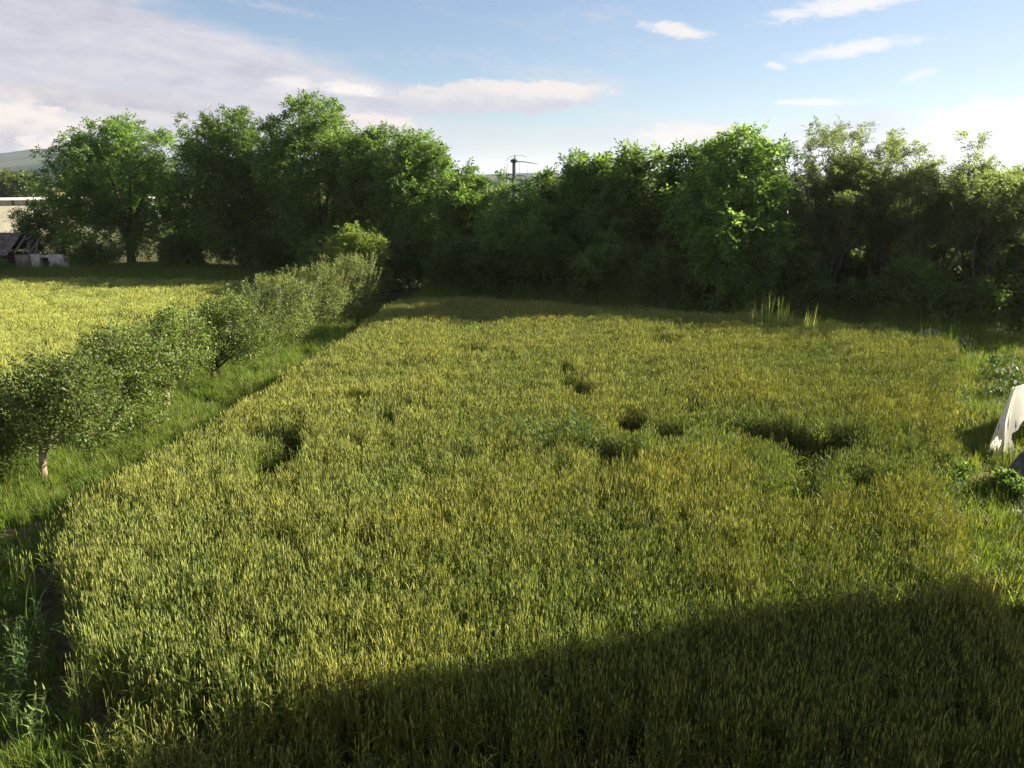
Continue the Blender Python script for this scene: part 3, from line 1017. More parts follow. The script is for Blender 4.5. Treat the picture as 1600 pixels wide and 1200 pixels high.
def make_wheat():
    P = cloud_pts(WHEAT, 185)
    P = P[frustum(P)]
    ed = edge_dist(WHEAT, P) + field_noise(P, 5, ((.3, .4), (.8, .3), (1.9, .25))) * np.where(P[:, 0] > 4, .75, .35) + .05
    ok = (ed > .02) & (rng.random(len(P)) < .30 + .70 * np.clip(ed / .6, 0, 1))
    P, ed = P[ok], ed[ok]
    hf = hole_field(P)
    n1 = field_noise(P, 1)
    n2 = field_noise(P, 2, ((.12, 1.0), (.35, .6), (.9, .4)))
    n3 = field_noise(P, 3, ((1.2, .6), (2.8, .6), (5.0, .4)))
    keep = (hf < .62) | (rng.random(len(P)) < .03)
    keep &= ~((n3 > 1.25) & (rng.random(len(P)) < .75))
    P, ed, hf, n1, n2, n3 = (a[keep] for a in (P, ed, hf, n1, n2, n3))
    k = len(P)
    hs = 1.0 + .045 * n1 + .03 * n2 - .09 * np.clip(n3 - .35, 0, 1.2) + rng.normal(0, .045, k)
    hs *= 1 - .62 * np.clip(hf, 0, 1)
    hs *= .80 + .20 * np.clip(ed / .5, 0, 1)
    lean = .05 + .03 * np.abs(n1) + .5 * hf * rng.random(k)
    la = rng.uniform(0, 6.283, k)
    dr1, dr2 = field_noise(P, 7, ((.15, 1.0), (.45, .7), (1.1, .4))), field_noise(P, 8, ((.15, 1.0), (.45, .7), (1.1, .4)))
    rot = np.stack([np.cos(la) * lean * rng.random(k) + .075 * dr1, np.sin(la) * lean * rng.random(k) + .075 * dr2, rng.uniform(0, 6.283, k)], 1)
    wid = rng.uniform(.9, 1.25, k) * np.where(P[:, 1] > 18, 1.15, 1.0)
    scl = np.stack([wid, wid, hs], 1)
    tint = np.clip(.16 + .17 * n2 + .10 * n1 + .005 * (P[:, 1] - 12) + rng.normal(0, .14, k), 0, .9)
    o = scatter('wheat_crop', np.column_stack([P, np.zeros(k)]), rot, scl, tint, 'wheat_plant')
    return tag(o, 'green-yellow wheat filling the large field with dark beaten-down spots', 'wheat', kind='stuff')


make_wheat()


def make_straggle():
    """thin stalks standing outside the near edge of the field"""
    P = cloud_pts([(-4.7, 7.8), (-1.8, 7.3), (.2, 7.1), (2.4, 6.8), (4.6, 6.4), (7, 6.3), (7, 4.6), (-4.3, 4.6)], 55)
    k = len(P)
    hs = rng.uniform(.45, .95, k)
    rot = np.stack([rng.normal(0, .16, k), rng.normal(0, .16, k), rng.uniform(0, 6.283, k)], 1)
    w = rng.uniform(.9, 1.2, k)
    o = scatter('wheat_straggle', np.column_stack([P, np.zeros(k)]), rot, np.stack([w, w, hs], 1), np.clip(rng.normal(.3, .15, k), 0, 1), 'wheat_plant')
    tag(o, 'thin straggling wheat stalks on the shaded ground below the field edge', 'wheat', kind='stuff')


make_straggle()


def make_lodged():
    """flattened stalks lying on the floor of the beaten-down spots"""
    P = cloud_pts(WHEAT, 22)
    hf = hole_field(P)
    P = P[hf > .6]
    k = len(P)
    az = .9 + .5 * field_noise(P, 12) + rng.normal(0, .5, k)
    tl = rng.normal(1.35, .16, k)
    rot = np.stack([np.cos(az) * tl, np.sin(az) * tl, np.zeros(k)], 1)
    o = scatter('flattened_wheat', np.column_stack([P, np.full(k, .05)]), rot, np.stack([np.ones(k)] * 2 + [rng.uniform(.5, .9, k)], 1), np.clip(rng.normal(.5, .2, k), 0, 1), 'wheat_plant')
    tag(o, 'flattened wheat stalks lying in the dark holes of the field', 'wheat', kind='stuff')


make_lodged()

BARLEY = [(-60, 48), (-44, 47.6), (-30, 47.4), (-19.5, 46.6), (-14.5, 44.5), (-11.8, 38), (-11.4, 30), (-11.3, 24), (-11.7, 18), (-13.5, 15.5), (-16, 14), (-20, 14), (-60, 40)]


def make_barley():
    P = cloud_pts(BARLEY, 42)
    P = P[(P[:, 0] > -P[:, 1] * .72 - 3)]
    k = len(P)
    n1 = field_noise(P, 21)
    n2 = field_noise(P, 22, ((.1, 1.0), (.3, .7)))
    hs = 1 + .06 * n1 + rng.normal(0, .06, k)
    rot = np.stack([rng.normal(0, .08, k), rng.normal(0, .08, k), rng.uniform(0, 6.283, k)], 1)
    wid = rng.uniform(1.0, 1.4, k)
    tint = np.clip(.42 + .14 * n2 + .12 * n1 + rng.normal(0, .12, k), 0, 1)
    o = scatter('barley_crop', np.column_stack([P, np.zeros(k)]), rot, np.stack([wid, wid, hs], 1), tint, 'barley_plant')
    tag(o, 'bright yellow-green barley in the field left of the fruit trees', 'barley', kind='stuff')


make_barley()


def strip(name, label, poly, dens, src, smin, smax, t0, tv, seed, cat='grass', gaps=.0):
    P = cloud_pts(poly, dens)
    P = P[frustum(P, 3)]
    n1 = field_noise(P, seed)
    n2 = field_noise(P, seed + 1, ((.4, .8), (1.1, .6)))
    if gaps:
        ok = (n2 + rng.normal(0, .3, len(P))) > (-2.2 + gaps)
        P, n1, n2 = P[ok], n1[ok], n2[ok]
    k = len(P)
    s = rng.uniform(smin, smax, k) * (1 + .16 * n1)
    rot = np.stack([rng.normal(0, .1, k), rng.normal(0, .1, k), rng.uniform(0, 6.283, k)], 1)
    tint = np.clip(t0 + tv * n2 + rng.normal(0, .12, k), 0, 1)
    o = scatter(name, np.column_stack([P, np.zeros(k)]), rot, np.stack([s, s, s * rng.uniform(.8, 1.2, k)], 1), tint, src)
    return tag(o, label, cat, kind='stuff')


def shift(poly_edge, dx):
    return [(x + dx, y) for x, y in poly_edge]


STRIP = [(-8.15, 11.9), (-8.1, 13.0), (-7.95, 14.8), (-7.35, 18.4), (-6.75, 25.4), (-6.1, 31.5), (-5.6, 38.0), (-10.5, 39.5), (-11.5, 36), (-11.3, 28), (-11.2, 22), (-11.6, 18), (-13.2, 15), (-13, 11)]
strip('grass_verge', 'bright green grass strip between the fruit trees and the wheat', STRIP, 75, 'grass_tuft', .8, 1.5, .22, .18, 31, gaps=1.2)
strip('mown_meadow', 'shaded short grass in front of the shed and the big walnuts', [(-62, 48.3), (-30, 47.8), (-19, 47.0), (-12, 45), (-8, 42), (-8, 48), (-16, 54), (-28, 58), (-42, 56), (-62, 58)], 42, 'grass_tuft', 1.0, 2.0, .25, .15, 33)
strip('corner_grass', 'green grass and weeds in the near left corner below the fruit trees', [(-8.1, 11.6), (-7.2, 10.5), (-6.3, 9.3), (-5.5, 8.3), (-4.6, 7.4), (-3.4, 7.0), (-3.0, 5.2), (-9, 5.2), (-13, 11.2)], 85, 'grass_tuft', .5, 1.15, .05, .15, 35, gaps=.9)
strip('corner_weeds', 'dense leafy weeds among the grass in the near left corner', [(-8.1, 11.4), (-7.2, 10.4), (-6.3, 9.2), (-5.6, 8.2), (-5.2, 5.6), (-9, 5.6), (-13, 11.2)], 9, 'tall_weed', .35, .85, .1, .1, 47, cat='weeds', gaps=1.6)
EASTG = [(16.2, 27.4), (14.8, 24.2), (12.8, 20.8), (11.4, 18.2), (10.1, 15.9), (8.6, 14.1), (7.9, 12.2), (7.1, 10.0), (6.9, 8.4), (7.2, 5.6), (12, 7), (15, 14), (19, 22), (21, 28), (18, 29.5)]
strip('east_grass', 'lush green grass along the right edge of the wheat', EASTG, 75, 'grass_tuft', .8, 1.7, .34, .2, 37, gaps=1.1)
strip('row_foot_grass', 'rough shaded grass between the wheat and the tree row', [(-5.6, 37.2), (-2.5, 38.0), (1.0, 36.6), (5.6, 34.4), (10.3, 32.8), (14.6, 30.2), (16.4, 28), (21, 29), (23, 30), (18, 34), (10, 38), (2, 42), (-5, 44)], 22, 'long_grass', .7, 1.3, .2, .15, 39)
strip('potato_patch', 'patch of low broad-leaved plants beyond the plastic tunnel', [(14.2, 22.0), (16.2, 25.6), (21.0, 27.0), (20.0, 22.5), (16.5, 20.5)], 13, 'weed', .9, 1.4, .05, .08, 41, cat='vegetable patch')
strip('thistle_patch', 'patch of paler green weeds standing in the middle of the wheat', [(-.9, 16.6), (-.2, 17.6), (1.2, 17.7), (2.0, 17.0), (1.7, 16.0), (.5, 15.8)], 24, 'tall_weed', 1.0, 1.25, .05, .05, 43, cat='weeds')
strip('side_thistles', 'greener weeds in the wheat left of the middle', [(-4.6, 19.5), (-3.0, 19.9), (-2.2, 19.0), (-3.6, 18.5)], 5, 'tall_weed', .9, 1.05, .05, .05, 45, cat='weeds')


# ------------------------------------------------------------------ single plants
def plant(name, label, cat, x, y, parts, group=None, rz=0.0, s=1.0):
    root = tag(empty(name, (x, y, 0), rz), label, cat, group)
    root.scale = (s, s, s)
    for pn, me in parts:
        link(pn, me, root)
    return root


def upright_tuft(seed, n=22):
    g = random.Random(seed)
    V, F, Mi = [], [], []
    for s in range(n):
        p = Vector((g.uniform(-.22, .22), g.uniform(-.12, .12), 0))
        blade(V, F, Mi, p, g.uniform(0, .10), g.uniform(1.1, 1.95), g.uniform(.022, .040), g.uniform(.05, .45), g.uniform(0, 6.283), 4, 0)
    return finish('grass_blades', V, F, Mi, [M['barley']])


def reed_mesh(seed, n, h, w=.016):
    g = random.Random(seed)
    V, F, Mi = [], [], []
    for s in range(n):
        p = Vector((g.uniform(-.06, .06), g.uniform(-.06, .06), 0))
        for q in range(3):
            blade(V, F, Mi, p + Vector((0, 0, h * (.1 + .2 * q))), g.uniform(.05, .5), h * g.uniform(.45, .75), w, g.uniform(.3, 2.0), g.uniform(0, 6.283), 5, 0)
        t = p + Vector((g.uniform(-.15, .15), g.uniform(-.1, .1), h))
        ring_tube(V, F, Mi, [p, t], [.004, .002], 3, 0)
    return finish('reed_leaves', V, F, Mi, [M['weed']])


BACK = [(9.3, 30.6, 'left end'), (9.75, 30.5, 'second'), (10.15, 30.2, 'third'), (10.55, 30.3, 'fourth'), (10.95, 29.9, 'fifth'), (11.6, 29.6, 'sixth')]
names = ['tall lit grass clump under the bright branch of the forward walnut', 'tall lit grass clump second from the left behind the wheat',
         'tallest of the lit grass clumps at the back edge of the wheat', 'slim lit grass clump right of the tallest one behind the wheat',
         'lit grass clump with spread tips, second from the right behind the wheat', 'last lit grass clump to the right, before the dark locust bushes']
for (x, y, _), lab in zip(BACK, names):
    plant('grass_clump', lab, 'grass clump', x, y, [('blades', upright_tuft(int(x * 100)))], 'tall grass clumps at the back edge of the wheat',
          s=1.25 if 'tallest' in lab else 1.0)
plant('grass_clump', 'lit tall grass clump at the far left corner of the wheat', 'grass clump', -5.3, 36.0, [('blades', tuft_variant(91, 18, .8, 1.3, .022, M['bright'], .18, 4))], 'grass clumps at the far left wheat corner')
plant('grass_clump', 'shorter lit grass clump just left of the far wheat corner', 'grass clump', -6.0, 35.4, [('blades', tuft_variant(92, 18, .6, 1.0, .022, M['bright'], .2, 3))], 'grass clumps at the far left wheat corner')

plant('reed', 'single pale reed with drooping blades on the dark ground at left', 'reed', -6.75, 9.6, [('blades', reed_mesh(5, 2, 1.0))])
plant('reed', 'bent pale reed leaning beside the wheat edge near the lower left', 'reed', -5.9, 9.2, [('blades', reed_mesh(6, 1, .8))])
plant('wheat_clump', 'lone lit wheat clump standing apart at the lower left', 'wheat', -5.2, 8.05, [('stalks', wheat_variant(501, 16, .16, .95, mats=WM))], 'lone wheat clumps off the field edge')
plant('wheat_clump', 'wheat clump in the bottom edge of the view, at lower left', 'wheat', -2.05, 7.0, [('stalks', wheat_variant(502, 10, .14, .80, mats=WM))], 'lone wheat clumps off the field edge')
plant('wheat_clump', 'brown-tinged wheat clump by the dark wheat corner', 'wheat', -7.55, 10.9, [('stalks', wheat_variant(503, 20, .3, .85, mats=WM))], 'lone wheat clumps off the field edge')
plant('tall_weed', 'leafy weed at the very left below the fruit trees', 'weed', -7.9, 10.2, [('leaves', weed_variant(77, M['weed'], .9, 60, .16, .04))], 'leafy weeds in the near left corner')
plant('tall_weed', 'feathery green weed in the bottom left corner', 'weed', -6.3, 8.5, [('leaves', weed_variant(78, M['weed'], .8, 70, .16, .035))], 'leafy weeds in the near left corner')
plant('tall_weed', 'leafy weed sprouting at the bottom edge by the wheat', 'weed', -1.55, 6.8, [('leaves', weed_variant(79, M['weed'], .6, 40, .12, .045))])
plant('tall_weed', 'green leafy weed standing up before the dark bushes near the rocks', 'weed', 16.2, 32.6, [('leaves', weed_variant(80, M['weed'], 1.3, 60, .26, .09))])

# ------------------------------------------------------------------ ruined shed
MS = {
    'roof': plain('old_roof_sheet', (.150, .115, .100), .9, .35, 2.5, .4),
    'lime': plain('lime_wash', (.55, .50, .46), .95, .22, 2.2, .5),
    'pink': plain('pink_plaster', (.30, .215, .195), .95, .25, 3, .4),
    'adobe': plain('brown_adobe', (.125, .085, .065), .95, .35, 3, .6),
    'timber': plain('grey_timber', (.17, .145, .125), .9, .3, 8, .4),
    'dark': plain('dark_inside', (.02, .017, .015), 1, .2, 3),
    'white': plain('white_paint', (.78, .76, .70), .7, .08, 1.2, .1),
    'cream': plain('cream_wall', (.58, .53, .43), .8, .10, .8, .1),
    'post': plain('dark_post', (.10, .09, .085), .7, .2, 3),
    'concrete': plain('pole_concrete', (.22, .205, .195), .9, .2, 4, .3),
    'iron': plain('dark_iron', (.045, .043, .045), .55, .25, 8, 0, .5),
    'cable': plain('cable', (.05, .05, .055), .6, .1, 8),
    'stone': plain('grey_stone', (.26, .255, .25), .95, .3, 4, .8),
    'straw': plain('straw', (.48, .37, .17), .9, .25, 12, .5),
    'rag': plain('pale_rag', (.55, .53, .52), .9, .2, 5, .3),
    'fabric': plain('grey_fleece', (.115, .12, .12), .95, .35, 3.5, .5),
    'cane': plain('cane', (.42, .36, .24), .7, .15, 10),
}


def shed():
    root = tag(empty('ruined_shed', (-36.5, 57.0, 0)), 'half-collapsed shed with grey roof and white wall stub at the left edge', 'shed')
    w = MB()
    w.box((-3.2, 1.4, .62), (7.4, .25, 1.24)); w.box((-3.2, -.9, .62), (5.8, .22, 1.24))
    w.box((-6.7, .25, .62), (.22, 2.1, 1.24))
    w.build('wall', MS['adobe'], root)
    pk = MB(); pk.box((1.0, -.7, .60), (1.15, .22, 1.20)); pk.build('pink_wall', MS['pink'], root)['label'] = 'pinkish plaster wall piece'
    # broken white wall with a window hole
    ww = MB()
    for (x0, x1, z0, z1) in ((1.62, 2.35, 0, 1.27), (2.35, 2.95, 0, .22), (2.35, 2.95, 1.02, 1.20), (2.95, 4.0, 0, 1.24), (4.0, 4.25, 0, .7)):
        ww.box(((x0 + x1) / 2, -.85 + .002 * x0, (z0 + z1) / 2), (x1 - x0, .26, z1 - z0))
    ww.box((1.75, .3, .5), (.24, 2.0, 1.0))
    ww.build('broken_wall', MS['lime'], root)['label'] = 'whitewashed broken wall with a hole'
    bk = MB(); bk.box((2.65, -.68, .62), (.62, .03, .8)); bk.build('hole_shade', MS['dark'], root)  # near-black plate behind the hole, shade of the inside put into its colour
    # roof slope: overlapping sheets
    for i in range(7):
        x = -6.6 + i * 1.05
        s = MB()
        s.box((x, -.30 + .01 * (i % 2), 1.93 + .012 * (i % 2)), (1.08, 2.6, .05), (R(34), 0, R(.6 * (i % 3 - 1))))
        s.build('roof_sheet', MS['roof'], root)
    b = MB(); b.box((-3.2, 2.0, 1.95), (7.4, 2.2, .05), (R(-34), 0, 0)); b.build('rear_roof', MS['roof'], root)
    for (x, y, z, L, rx, ry) in ((.65, -.3, 1.9, 1.9, 36, 4), (1.15, -.2, 1.75, 1.8, 30, -14), (1.5, .2, 1.9, 1.6, 42, 20), (.9, .4, 2.3, 1.7, 8, 70), (1.9, -.5, 1.5, 1.7, 78, 10), (2.8, .3, 1.55, 2.4, 5, 82)):
        t = MB(); t.box((0, 0, 0), (.10, L, .10), (R(rx), R(ry), R(ry * .4)))
        t.build('rafter', MS['timber'], root, (x, y, z))
    p = MB(); p.box((1.62, -.95, 1.1), (.13, .13, 2.1), (0, R(5), 0)); p.build('post', MS['timber'], root)
    d = MB(); d.box((4.6, -1.0, .25), (1.1, .12, .16), (0, R(24), 0)); d.build('fallen_plank', MS['lime'], root)


shed()
leafy_tree('wild_bush', 'small dark bush in front of the shed wall', 'bush', (-37.0, 55.0), (-37.0, 55.0), 1.9, .7, .03, .75, 'scrub', 9, 95, dens=14, trunk_r=.03, trunk_h=.2, K=4, Mn=5, rach=.25, ll=.16, lw=.07, n_main=3, lob=(.5, .8))


# ------------------------------------------------------------------ white hall far left
def hall():
    root = tag(empty('white_hall', (-58.0, 96.0, 0), R(28)), 'long white hall seen past the left end of the tree row', 'building')
    w = MB(); w.box((0, 4, 1.7), (62, 8, 3.4)); w.build('wall', MS['cream'], root)
    r = MB(); r.box((0, 4.4, 3.72), (62, 6.6, .64)); r.build('upper_wall', MS['white'], root)
    t = MB(); t.box((0, 4.2, 4.13), (62.6, 8.6, .14)); t.build('roof', MS['white'], root)
    pm = MB(); pm.box((0, 0, 0), (.26, .14, .70)); pme = pm.mesh('post', MS['post'])
    for i in range(42):
        link('post', pme, root, (-30.5 + i * 1.48, .6, 3.72))
    rl = MB(); rl.box((0, .55, 3.44), (62, .12, .09)); rl.build('rail', MS['post'], root)


hall()
# bushes far behind the hall
for k in range(9):
    x, y = -150 + k * 9 + 3 * math.sin(k * 2.3), 205 + 12 * math.sin(k * 1.7)
    leafy_tree('distant_tree', 'distant rounded green tree beyond the white hall', 'tree', (x, y), (x, y), 6.5, 4, .2, 7.2 + 1.6 * math.sin(k * 3.1), 'apple', 10, 130 + k, dens=.9, K=4, Mn=5, rach=1.1, ll=.9, lw=.5, trunk_r=.25, group='distant trees beyond the white hall', n_main=4)


# ------------------------------------------------------------------ utility pole
def pole():
    root = tag(empty('utility_pole', (.15, 58.5, 0)), 'concrete utility pole with cross arms and cable loops above the low trees', 'utility pole')
    m = MB(); m.tube([(0, 0, -.2), (0, 0, 4), (0, 0, 7.70)], [.20, .165, .135], 10); m.build('post', MS['concrete'], root)
    h = MB(); h.tube([(0, 0, 7.68), (0, 0, 7.84), (0, 0, 7.94)], [.26, .28, .12], 10); h.tube([(.06, 0, 7.9), (.06, 0, 8.2)], [.05, .04], 6); h.build('cap', MS['iron'], root)
    a = MB(); a.tube([(-.1, 0, 7.78), (.8, -.05, 7.72), (1.4, -.1, 7.63), (1.75, -.1, 7.57)], [.04, .035, .028, .015], 6); a.build('arm', MS['iron'], root)
    a = MB(); a.tube([(-.55, 0, 6.62), (-.3, 0, 6.5), (.2, 0, 6.46), (1.25, -.05, 6.32)], [.07, .06, .055, .045], 6); a.build('arm', MS['iron'], root)
    a = MB(); a.tube([(-.45, .05, 6.85), (.1, 0, 6.8), (.9, -.05, 6.72)], [.035, .035, .03], 6); a.build('arm', MS['iron'], root)
    for x, z in ((-.55, 6.66), (-.4, 6.72), (.45, 6.5), (.85, 6.42), (1.2, 6.36)):
        i = MB(); i.tube([(x, 0, z), (x, 0, z + .10), (x, 0, z + .14), (x, 0, z + .22)], [.05, .065, .04, .03], 8); i.build('insulator', MS['post'], root)
    for pts in ([(.06, 0, 8.18), (-.3, 0, 8.08), (-.62, 0, 7.75), (-.72, 0, 7.2), (-.78, 0, 6.7), (-.85, 0, 5.4)],
                [(.06, 0, 8.18), (.5, -.05, 8.2), (.95, -.1, 8.05)],
                [(-.45, 0, 7.7), (-.55, 0, 7.0), (-.6, 0, 5.4)], [(.4, 0, 7.7), (.45, 0, 6.6)], [(1.0, -.05, 7.2), (.95, 0, 6.4)]):
        c = MB(); c.tube(pts, .011, 5); c.build('cable', MS['cable'], root, smooth=True)


pole()


# ------------------------------------------------------------------ plastic tunnel and its surroundings
def sheet_mat():
    m = bpy.data.materials.new('white_plastic')
    m.use_nodes = True
    T = NT(m.node_tree)
    b = m.node_tree.nodes['Principled BSDF']
    out = m.node_tree.nodes['Material Output']
    tc = T.n('ShaderNodeTexCoord')
    nz = T.noise(tc.outputs['Object'], 3.0, 6, .6)
    T.put(b.inputs['Base Color'], T.mix(T.smooth(nz, .35, .7), rgb((.62, .60, .57)), rgb((.80, .79, .77))))
    b.inputs['Roughness'].default_value = .45
    tr = T.n('ShaderNodeBsdfTranslucent')
    tr.inputs[0].default_value = (.8, .78, .72, 1)
    mx = T.n('ShaderNodeMixShader')
    mx.inputs[0].default_value = .4
    T.put(mx.inputs[1], b.outputs[0]); T.put(mx.inputs[2], tr.outputs[0])
    T.put(out.inputs[0], mx.outputs[0])
    return m


def tunnel():
    """white sheeting over a ridge: the near end hangs to the ground, the long side runs off to the right"""
    root = tag(empty('plastic_tunnel', (11.22, 16.5, 0), R(0)), 'white plastic sheeting over a low frame at the right edge', 'plastic tunnel')
    SM = sheet_mat()
    o = Vector((11.35, 16.5, 0))
    def patch(name, c00, c10, c11, c01, nu, nv, amp, seed, hole=None):
        """hanging sheet between four corners, with folds running down it"""
        c00, c10, c11, c01 = (Vector(c) - o for c in (c00, c10, c11, c01))
        nrm = (c10 - c00).cross(c01 - c00).normalized()
        V = []
        for i in range(nu):
            for j in range(nv):
                u, v = i / (nu - 1), j / (nv - 1)
                p = c00.lerp(c10, u).lerp(c01.lerp(c11, u), v)
                w = math.sin(v * math.pi * .5) * amp
                p = p + nrm * (w * (math.sin(u * 17 + seed + v * 2) + .6 * math.sin(u * 39 + seed * 2 - v * 3) + .8 * math.sin(u * 6 + v * 5))) 
                p.z = max(.015, p.z + .03 * math.sin(u * 23 + seed) * v)
                V.append(p)
        i = np.arange(nu * nv).reshape(nu, nv)
        F = np.stack([i[:-1, :-1].ravel(), i[:-1, 1:].ravel(), i[1:, 1:].ravel(), i[1:, :-1].ravel()], 1)
        if hole:
            uu, vv = np.meshgrid(np.arange(nu - 1) / (nu - 2), np.arange(nv - 1) / (nv - 2), indexing='ij')
            hu, hv, ha, hb = hole
            k = ((uu - hu) / ha) ** 2 + ((vv - hv) / hb) ** 2 + .35 * np.sin(uu * 40) * np.sin(vv * 17) < 1
            F = F[~k.ravel()]
        link(name, np_mesh(name, np.array([q[:] for q in V]), F, [SM], smooth=True), root)
    A, B = (11.90, 17.35, 1.80), (15.9, 20.35, 1.75)
    patch('front_sheet', A, B, (16.5, 19.5, 0), (11.60, 16.95, 0), 150, 70, .03, 1, hole=(.16, .72, .10, .22))
    patch('rear_sheet', A, B, (15.2, 20.9, 0), (11.64, 17.70, 0), 40, 14, .02, 3)
    patch('end_flap', A, (11.88, 17.39, 1.79), (11.44, 17.35, .03), (11.57, 16.97, 0), 16, 18, .02, 5)
    for k in range(4):
        u = k / 3 * .98 + .01
        top = Vector(A).lerp(Vector(B), u) - o - Vector((0, 0, .04))
        f = Vector((11.68, 17.06, 0)).lerp(Vector((16.4, 19.6, 0)), u) - o
        r = Vector((11.70, 17.62, 0)).lerp(Vector((15.25, 20.8, 0)), u) - o
        m = MB(); m.tube([f, top, r], .016, 6); m.build('frame_pole', MS['cane'], root, smooth=True)
    m = MB(); m.tube([Vector(A) - o - Vector((0, 0, .03)), Vector(B) - o - Vector((0, 0, .03))], .018, 6); m.build('ridge_pole', MS['cane'], root)
    return root


tunnel()


def blob(seed, sx, sy, sz, rough=.18, nu=18, nv=10, fl=.0):
    g = random.Random(seed)
    ph = [g.uniform(0, 6.283) for _ in range(8)]
    V, F = [], []
    for j in range(nv):
        th = (math.pi / 2) * (1 - j / (nv - 1))
        for i in range(nu):
            a = 6.28318 * i / nu
            r = 1 + rough * (math.sin(a * 2 + ph[0]) + .6 * math.sin(a * 3 + ph[1] + th * 2) + .4 * math.sin(a * 5 + ph[2] - th * 3))
            V.append((math.sin(th) * 0 + math.cos(math.pi / 2 - th) * math.cos(a) * sx * r, math.cos(math.pi / 2 - th) * math.sin(a) * sy * r,
                      sz * math.cos(th) * (1 + rough * .6 * math.sin(a * 2 + ph[3]) * math.sin(th * 2))))
    for j in range(nv - 1):
        for i in range(nu):
            F.append((j * nu + i, j * nu + (i + 1) % nu, (j + 1) * nu + (i + 1) % nu, (j + 1) * nu + i))
    me = bpy.data.meshes.new('blob')
    me.from_pydata(V, [], F)
    me.polygons.foreach_set('use_smooth', [True] * len(F))
    me.update()
    return me


def lump(name, label, cat, x, y, z, me, m, rz=0.0, group=None):
    me.materials.append(m)
    o = link(name, me, None, (x, y, z), (0, 0, rz))
    return tag(o, label, cat, group)


lump('covered_heap', 'heap under dark grey cover in front of the plastic tunnel', 'heap', 11.25, 15.55, -.02, blob(3, .52, .5, .95, .12), MS['fabric'], .4)
lump('rock', 'grey boulder at the far right corner of the wheat', 'rock', 17.4, 31.6, -.1, blob(4, .7, .5, .55, .14), MS['stone'], .3, 'grey rocks at the far right wheat corner')
lump('rock', 'flatter grey boulder right of the larger one at the far corner', 'rock', 18.5, 30.9, -.1, blob(5, .55, .45, .38, .16), MS['stone'], 1.2, 'grey rocks at the far right wheat corner')
lump('rock', 'pale stone lying under the dark bush at the right edge', 'rock', 9.55, 13.3, -.03, blob(6, .28, .2, .2, .16), MS['stone'], .2, 'stones by the covered heap')
lump('rock', 'small pale stone left of the larger one at the right edge', 'rock', 9.42, 13.9, -.03, blob(7, .16, .13, .14, .16), MS['stone'], .9, 'stones by the covered heap')
lump('straw_heap', 'small heap of yellow straw beside the plastic tunnel', 'straw', 10.65, 16.05, -.02, blob(8, .45, .22, .18, .22), MS['straw'], .3)
lump('rag', 'crumpled pale rag lying beyond the straw heap', 'rag', 10.95, 16.75, -.02, blob(9, .24, .18, .15, .25), MS['rag'], .8)
for k, (x, y, r, lab) in enumerate([(9.75, 13.75, .17, 'pale broken rubble stone beside the larger pale stone at the right edge'), (9.25, 13.3, .12, 'smallest pale rubble stone out in the grass at the right edge'),
                                    (10.05, 14.15, .2, 'pale rubble stone half under the leafy bush at the right edge'), (10.35, 15.1, .16, 'pale rubble stone at the foot of the grey covered heap')]):
    lump('rubble_stone', lab, 'stone', x, y, -.03, blob(20 + k, r, r * .8, r * .8, .2, 10, 6), MS['rag'], k * 1.1, 'stones by the covered heap')
st = tag(empty('cane_stake', (15.65, 23.5, 0)), 'thin leaning cane stake beyond the plastic tunnel', 'stake')
mm = MB(); mm.tube([(0, 0, -.1), (.12, .02, 1.3)], [.016, .011], 6); mm.build('cane', MS['cane'], st)
leafy_tree('wild_bush', 'leafy dark bush at the right edge by the pale stones', 'bush', (10.25, 14.75), (10.25, 14.75), .5, .4, .05, .6, 'scrub', 10, 170, dens=28, K=6, trunk_r=.03, trunk_h=.2, kind='simple', ll=.11, lw=.06, n_main=4, spread=.05)
leafy_tree('wild_bush', 'low dark bush at the wheat edge left of the straw heap', 'bush', (9.3, 15.6), (9.3, 15.6), .65, .5, .03, .65, 'scrub', 9, 171, dens=28, K=6, trunk_r=.02, trunk_h=.15, kind='simple', ll=.10, lw=.055, n_main=4, spread=.05)


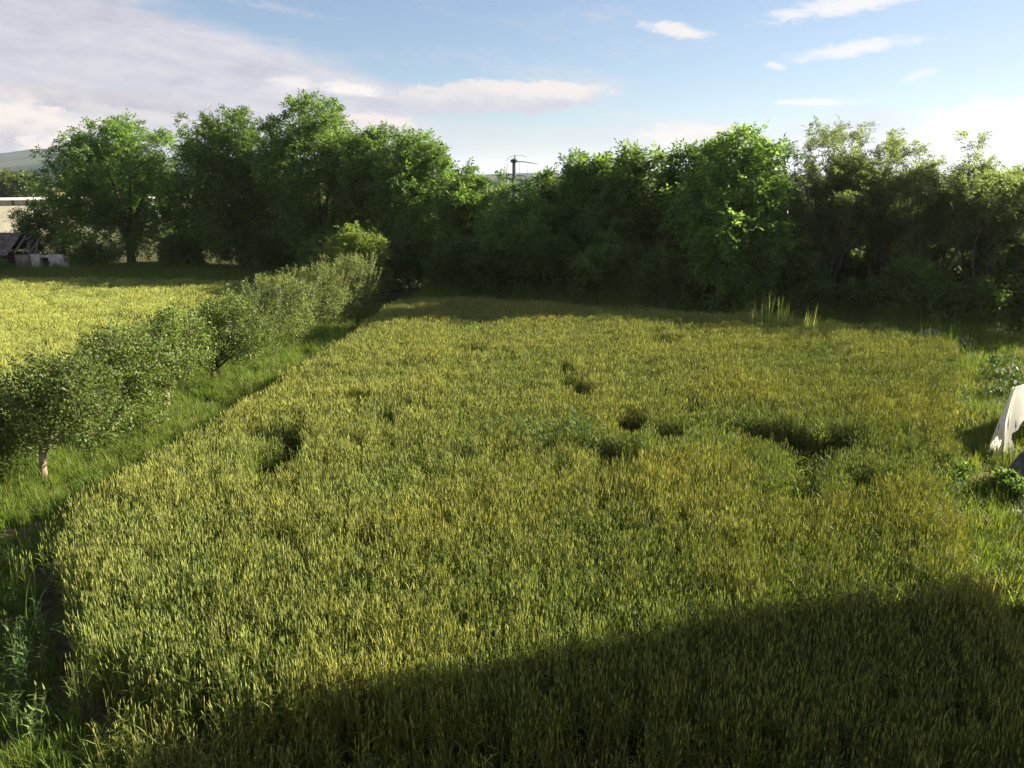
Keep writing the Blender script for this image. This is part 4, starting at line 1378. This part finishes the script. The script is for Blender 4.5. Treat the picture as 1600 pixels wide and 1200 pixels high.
# ------------------------------------------------------------------ the house the picture is taken from (shades the near field)
def house():
    root = tag(empty('house', (0, 0, 0)), 'two-storey house with a side wing at the near edge of the field', 'house')
    wl = plain('house_plaster', (.34, .30, .25), .95, .12, 1.0, .2)
    rf = plain('house_roof', (.16, .07, .045), .9, .25, 3, .4)
    w = MB(); w.box((3, -5.4, 4.0), (22, 10, 8.0)); w.build('wall', wl, root)
    r = MB()
    r.add([(-8.6, -10.9, 7.9), (14.6, -10.9, 7.9), (14.6, .05, 7.9), (-8.6, .05, 7.9), (-8.6, -5.4, 11.2), (14.6, -5.4, 11.2)],
          [(0, 1, 5, 4), (2, 3, 4, 5), (0, 4, 3), (1, 2, 5), (3, 2, 1, 0)])
    r.build('roof', rf, root)
    # wing reaching forward on the right; its far side lies along the evening sun
    dx, dy = .953, .303
    def W(u, v, z):          # u along the far wall, v back from it
        return (11.0 + dx * u + dy * v, 11.68 + dy * u - dx * v, z)
    g = MB()
    for (z0, z1, i0) in ((0, 7.5, .25),):
        q = [W(i0, i0, z0), W(9, i0, z0), W(9, 9.5, z0), W(i0, 9.5, z0), W(i0, i0, z1), W(9, i0, z1), W(9, 9.5, z1), W(i0, 9.5, z1)]
        g.add(q, [(0, 1, 5, 4), (1, 2, 6, 5), (2, 3, 7, 6), (3, 0, 4, 7), (4, 5, 6, 7)])
    g.build('wing_wall', wl, root)
    h = MB()
    h.add([W(0, 0, 7.45), W(9.3, 0, 7.45), W(9.3, 9.8, 7.45), W(0, 9.8, 7.45), W(2.5, 4.9, 9.6), W(7, 4.9, 9.6)],
          [(0, 1, 5, 4), (1, 2, 5), (2, 3, 4, 5), (3, 0, 4), (3, 2, 1, 0)])
    h.build('wing_roof', rf, root)


house()

# ------------------------------------------------------------------ evening air
def haze():
    m = bpy.data.materials.new('thin_haze')
    m.use_nodes = True
    nt = m.node_tree
    nt.nodes.clear()
    out = nt.nodes.new('ShaderNodeOutputMaterial')
    v = nt.nodes.new('ShaderNodeVolumePrincipled')
    v.inputs['Color'].default_value = (.74, .84, 1.0, 1)
    v.inputs['Density'].default_value = .00009
    v.inputs['Anisotropy'].default_value = .2
    nt.links.new(v.outputs[0], out.inputs['Volume'])
    b = MB()
    b.box((0, 0, 69), (14400, 14400, 152))
    o = b.build('haze', m)
    tag(o, 'thin bluish evening haze over the whole valley', 'haze', kind='stuff')


haze()
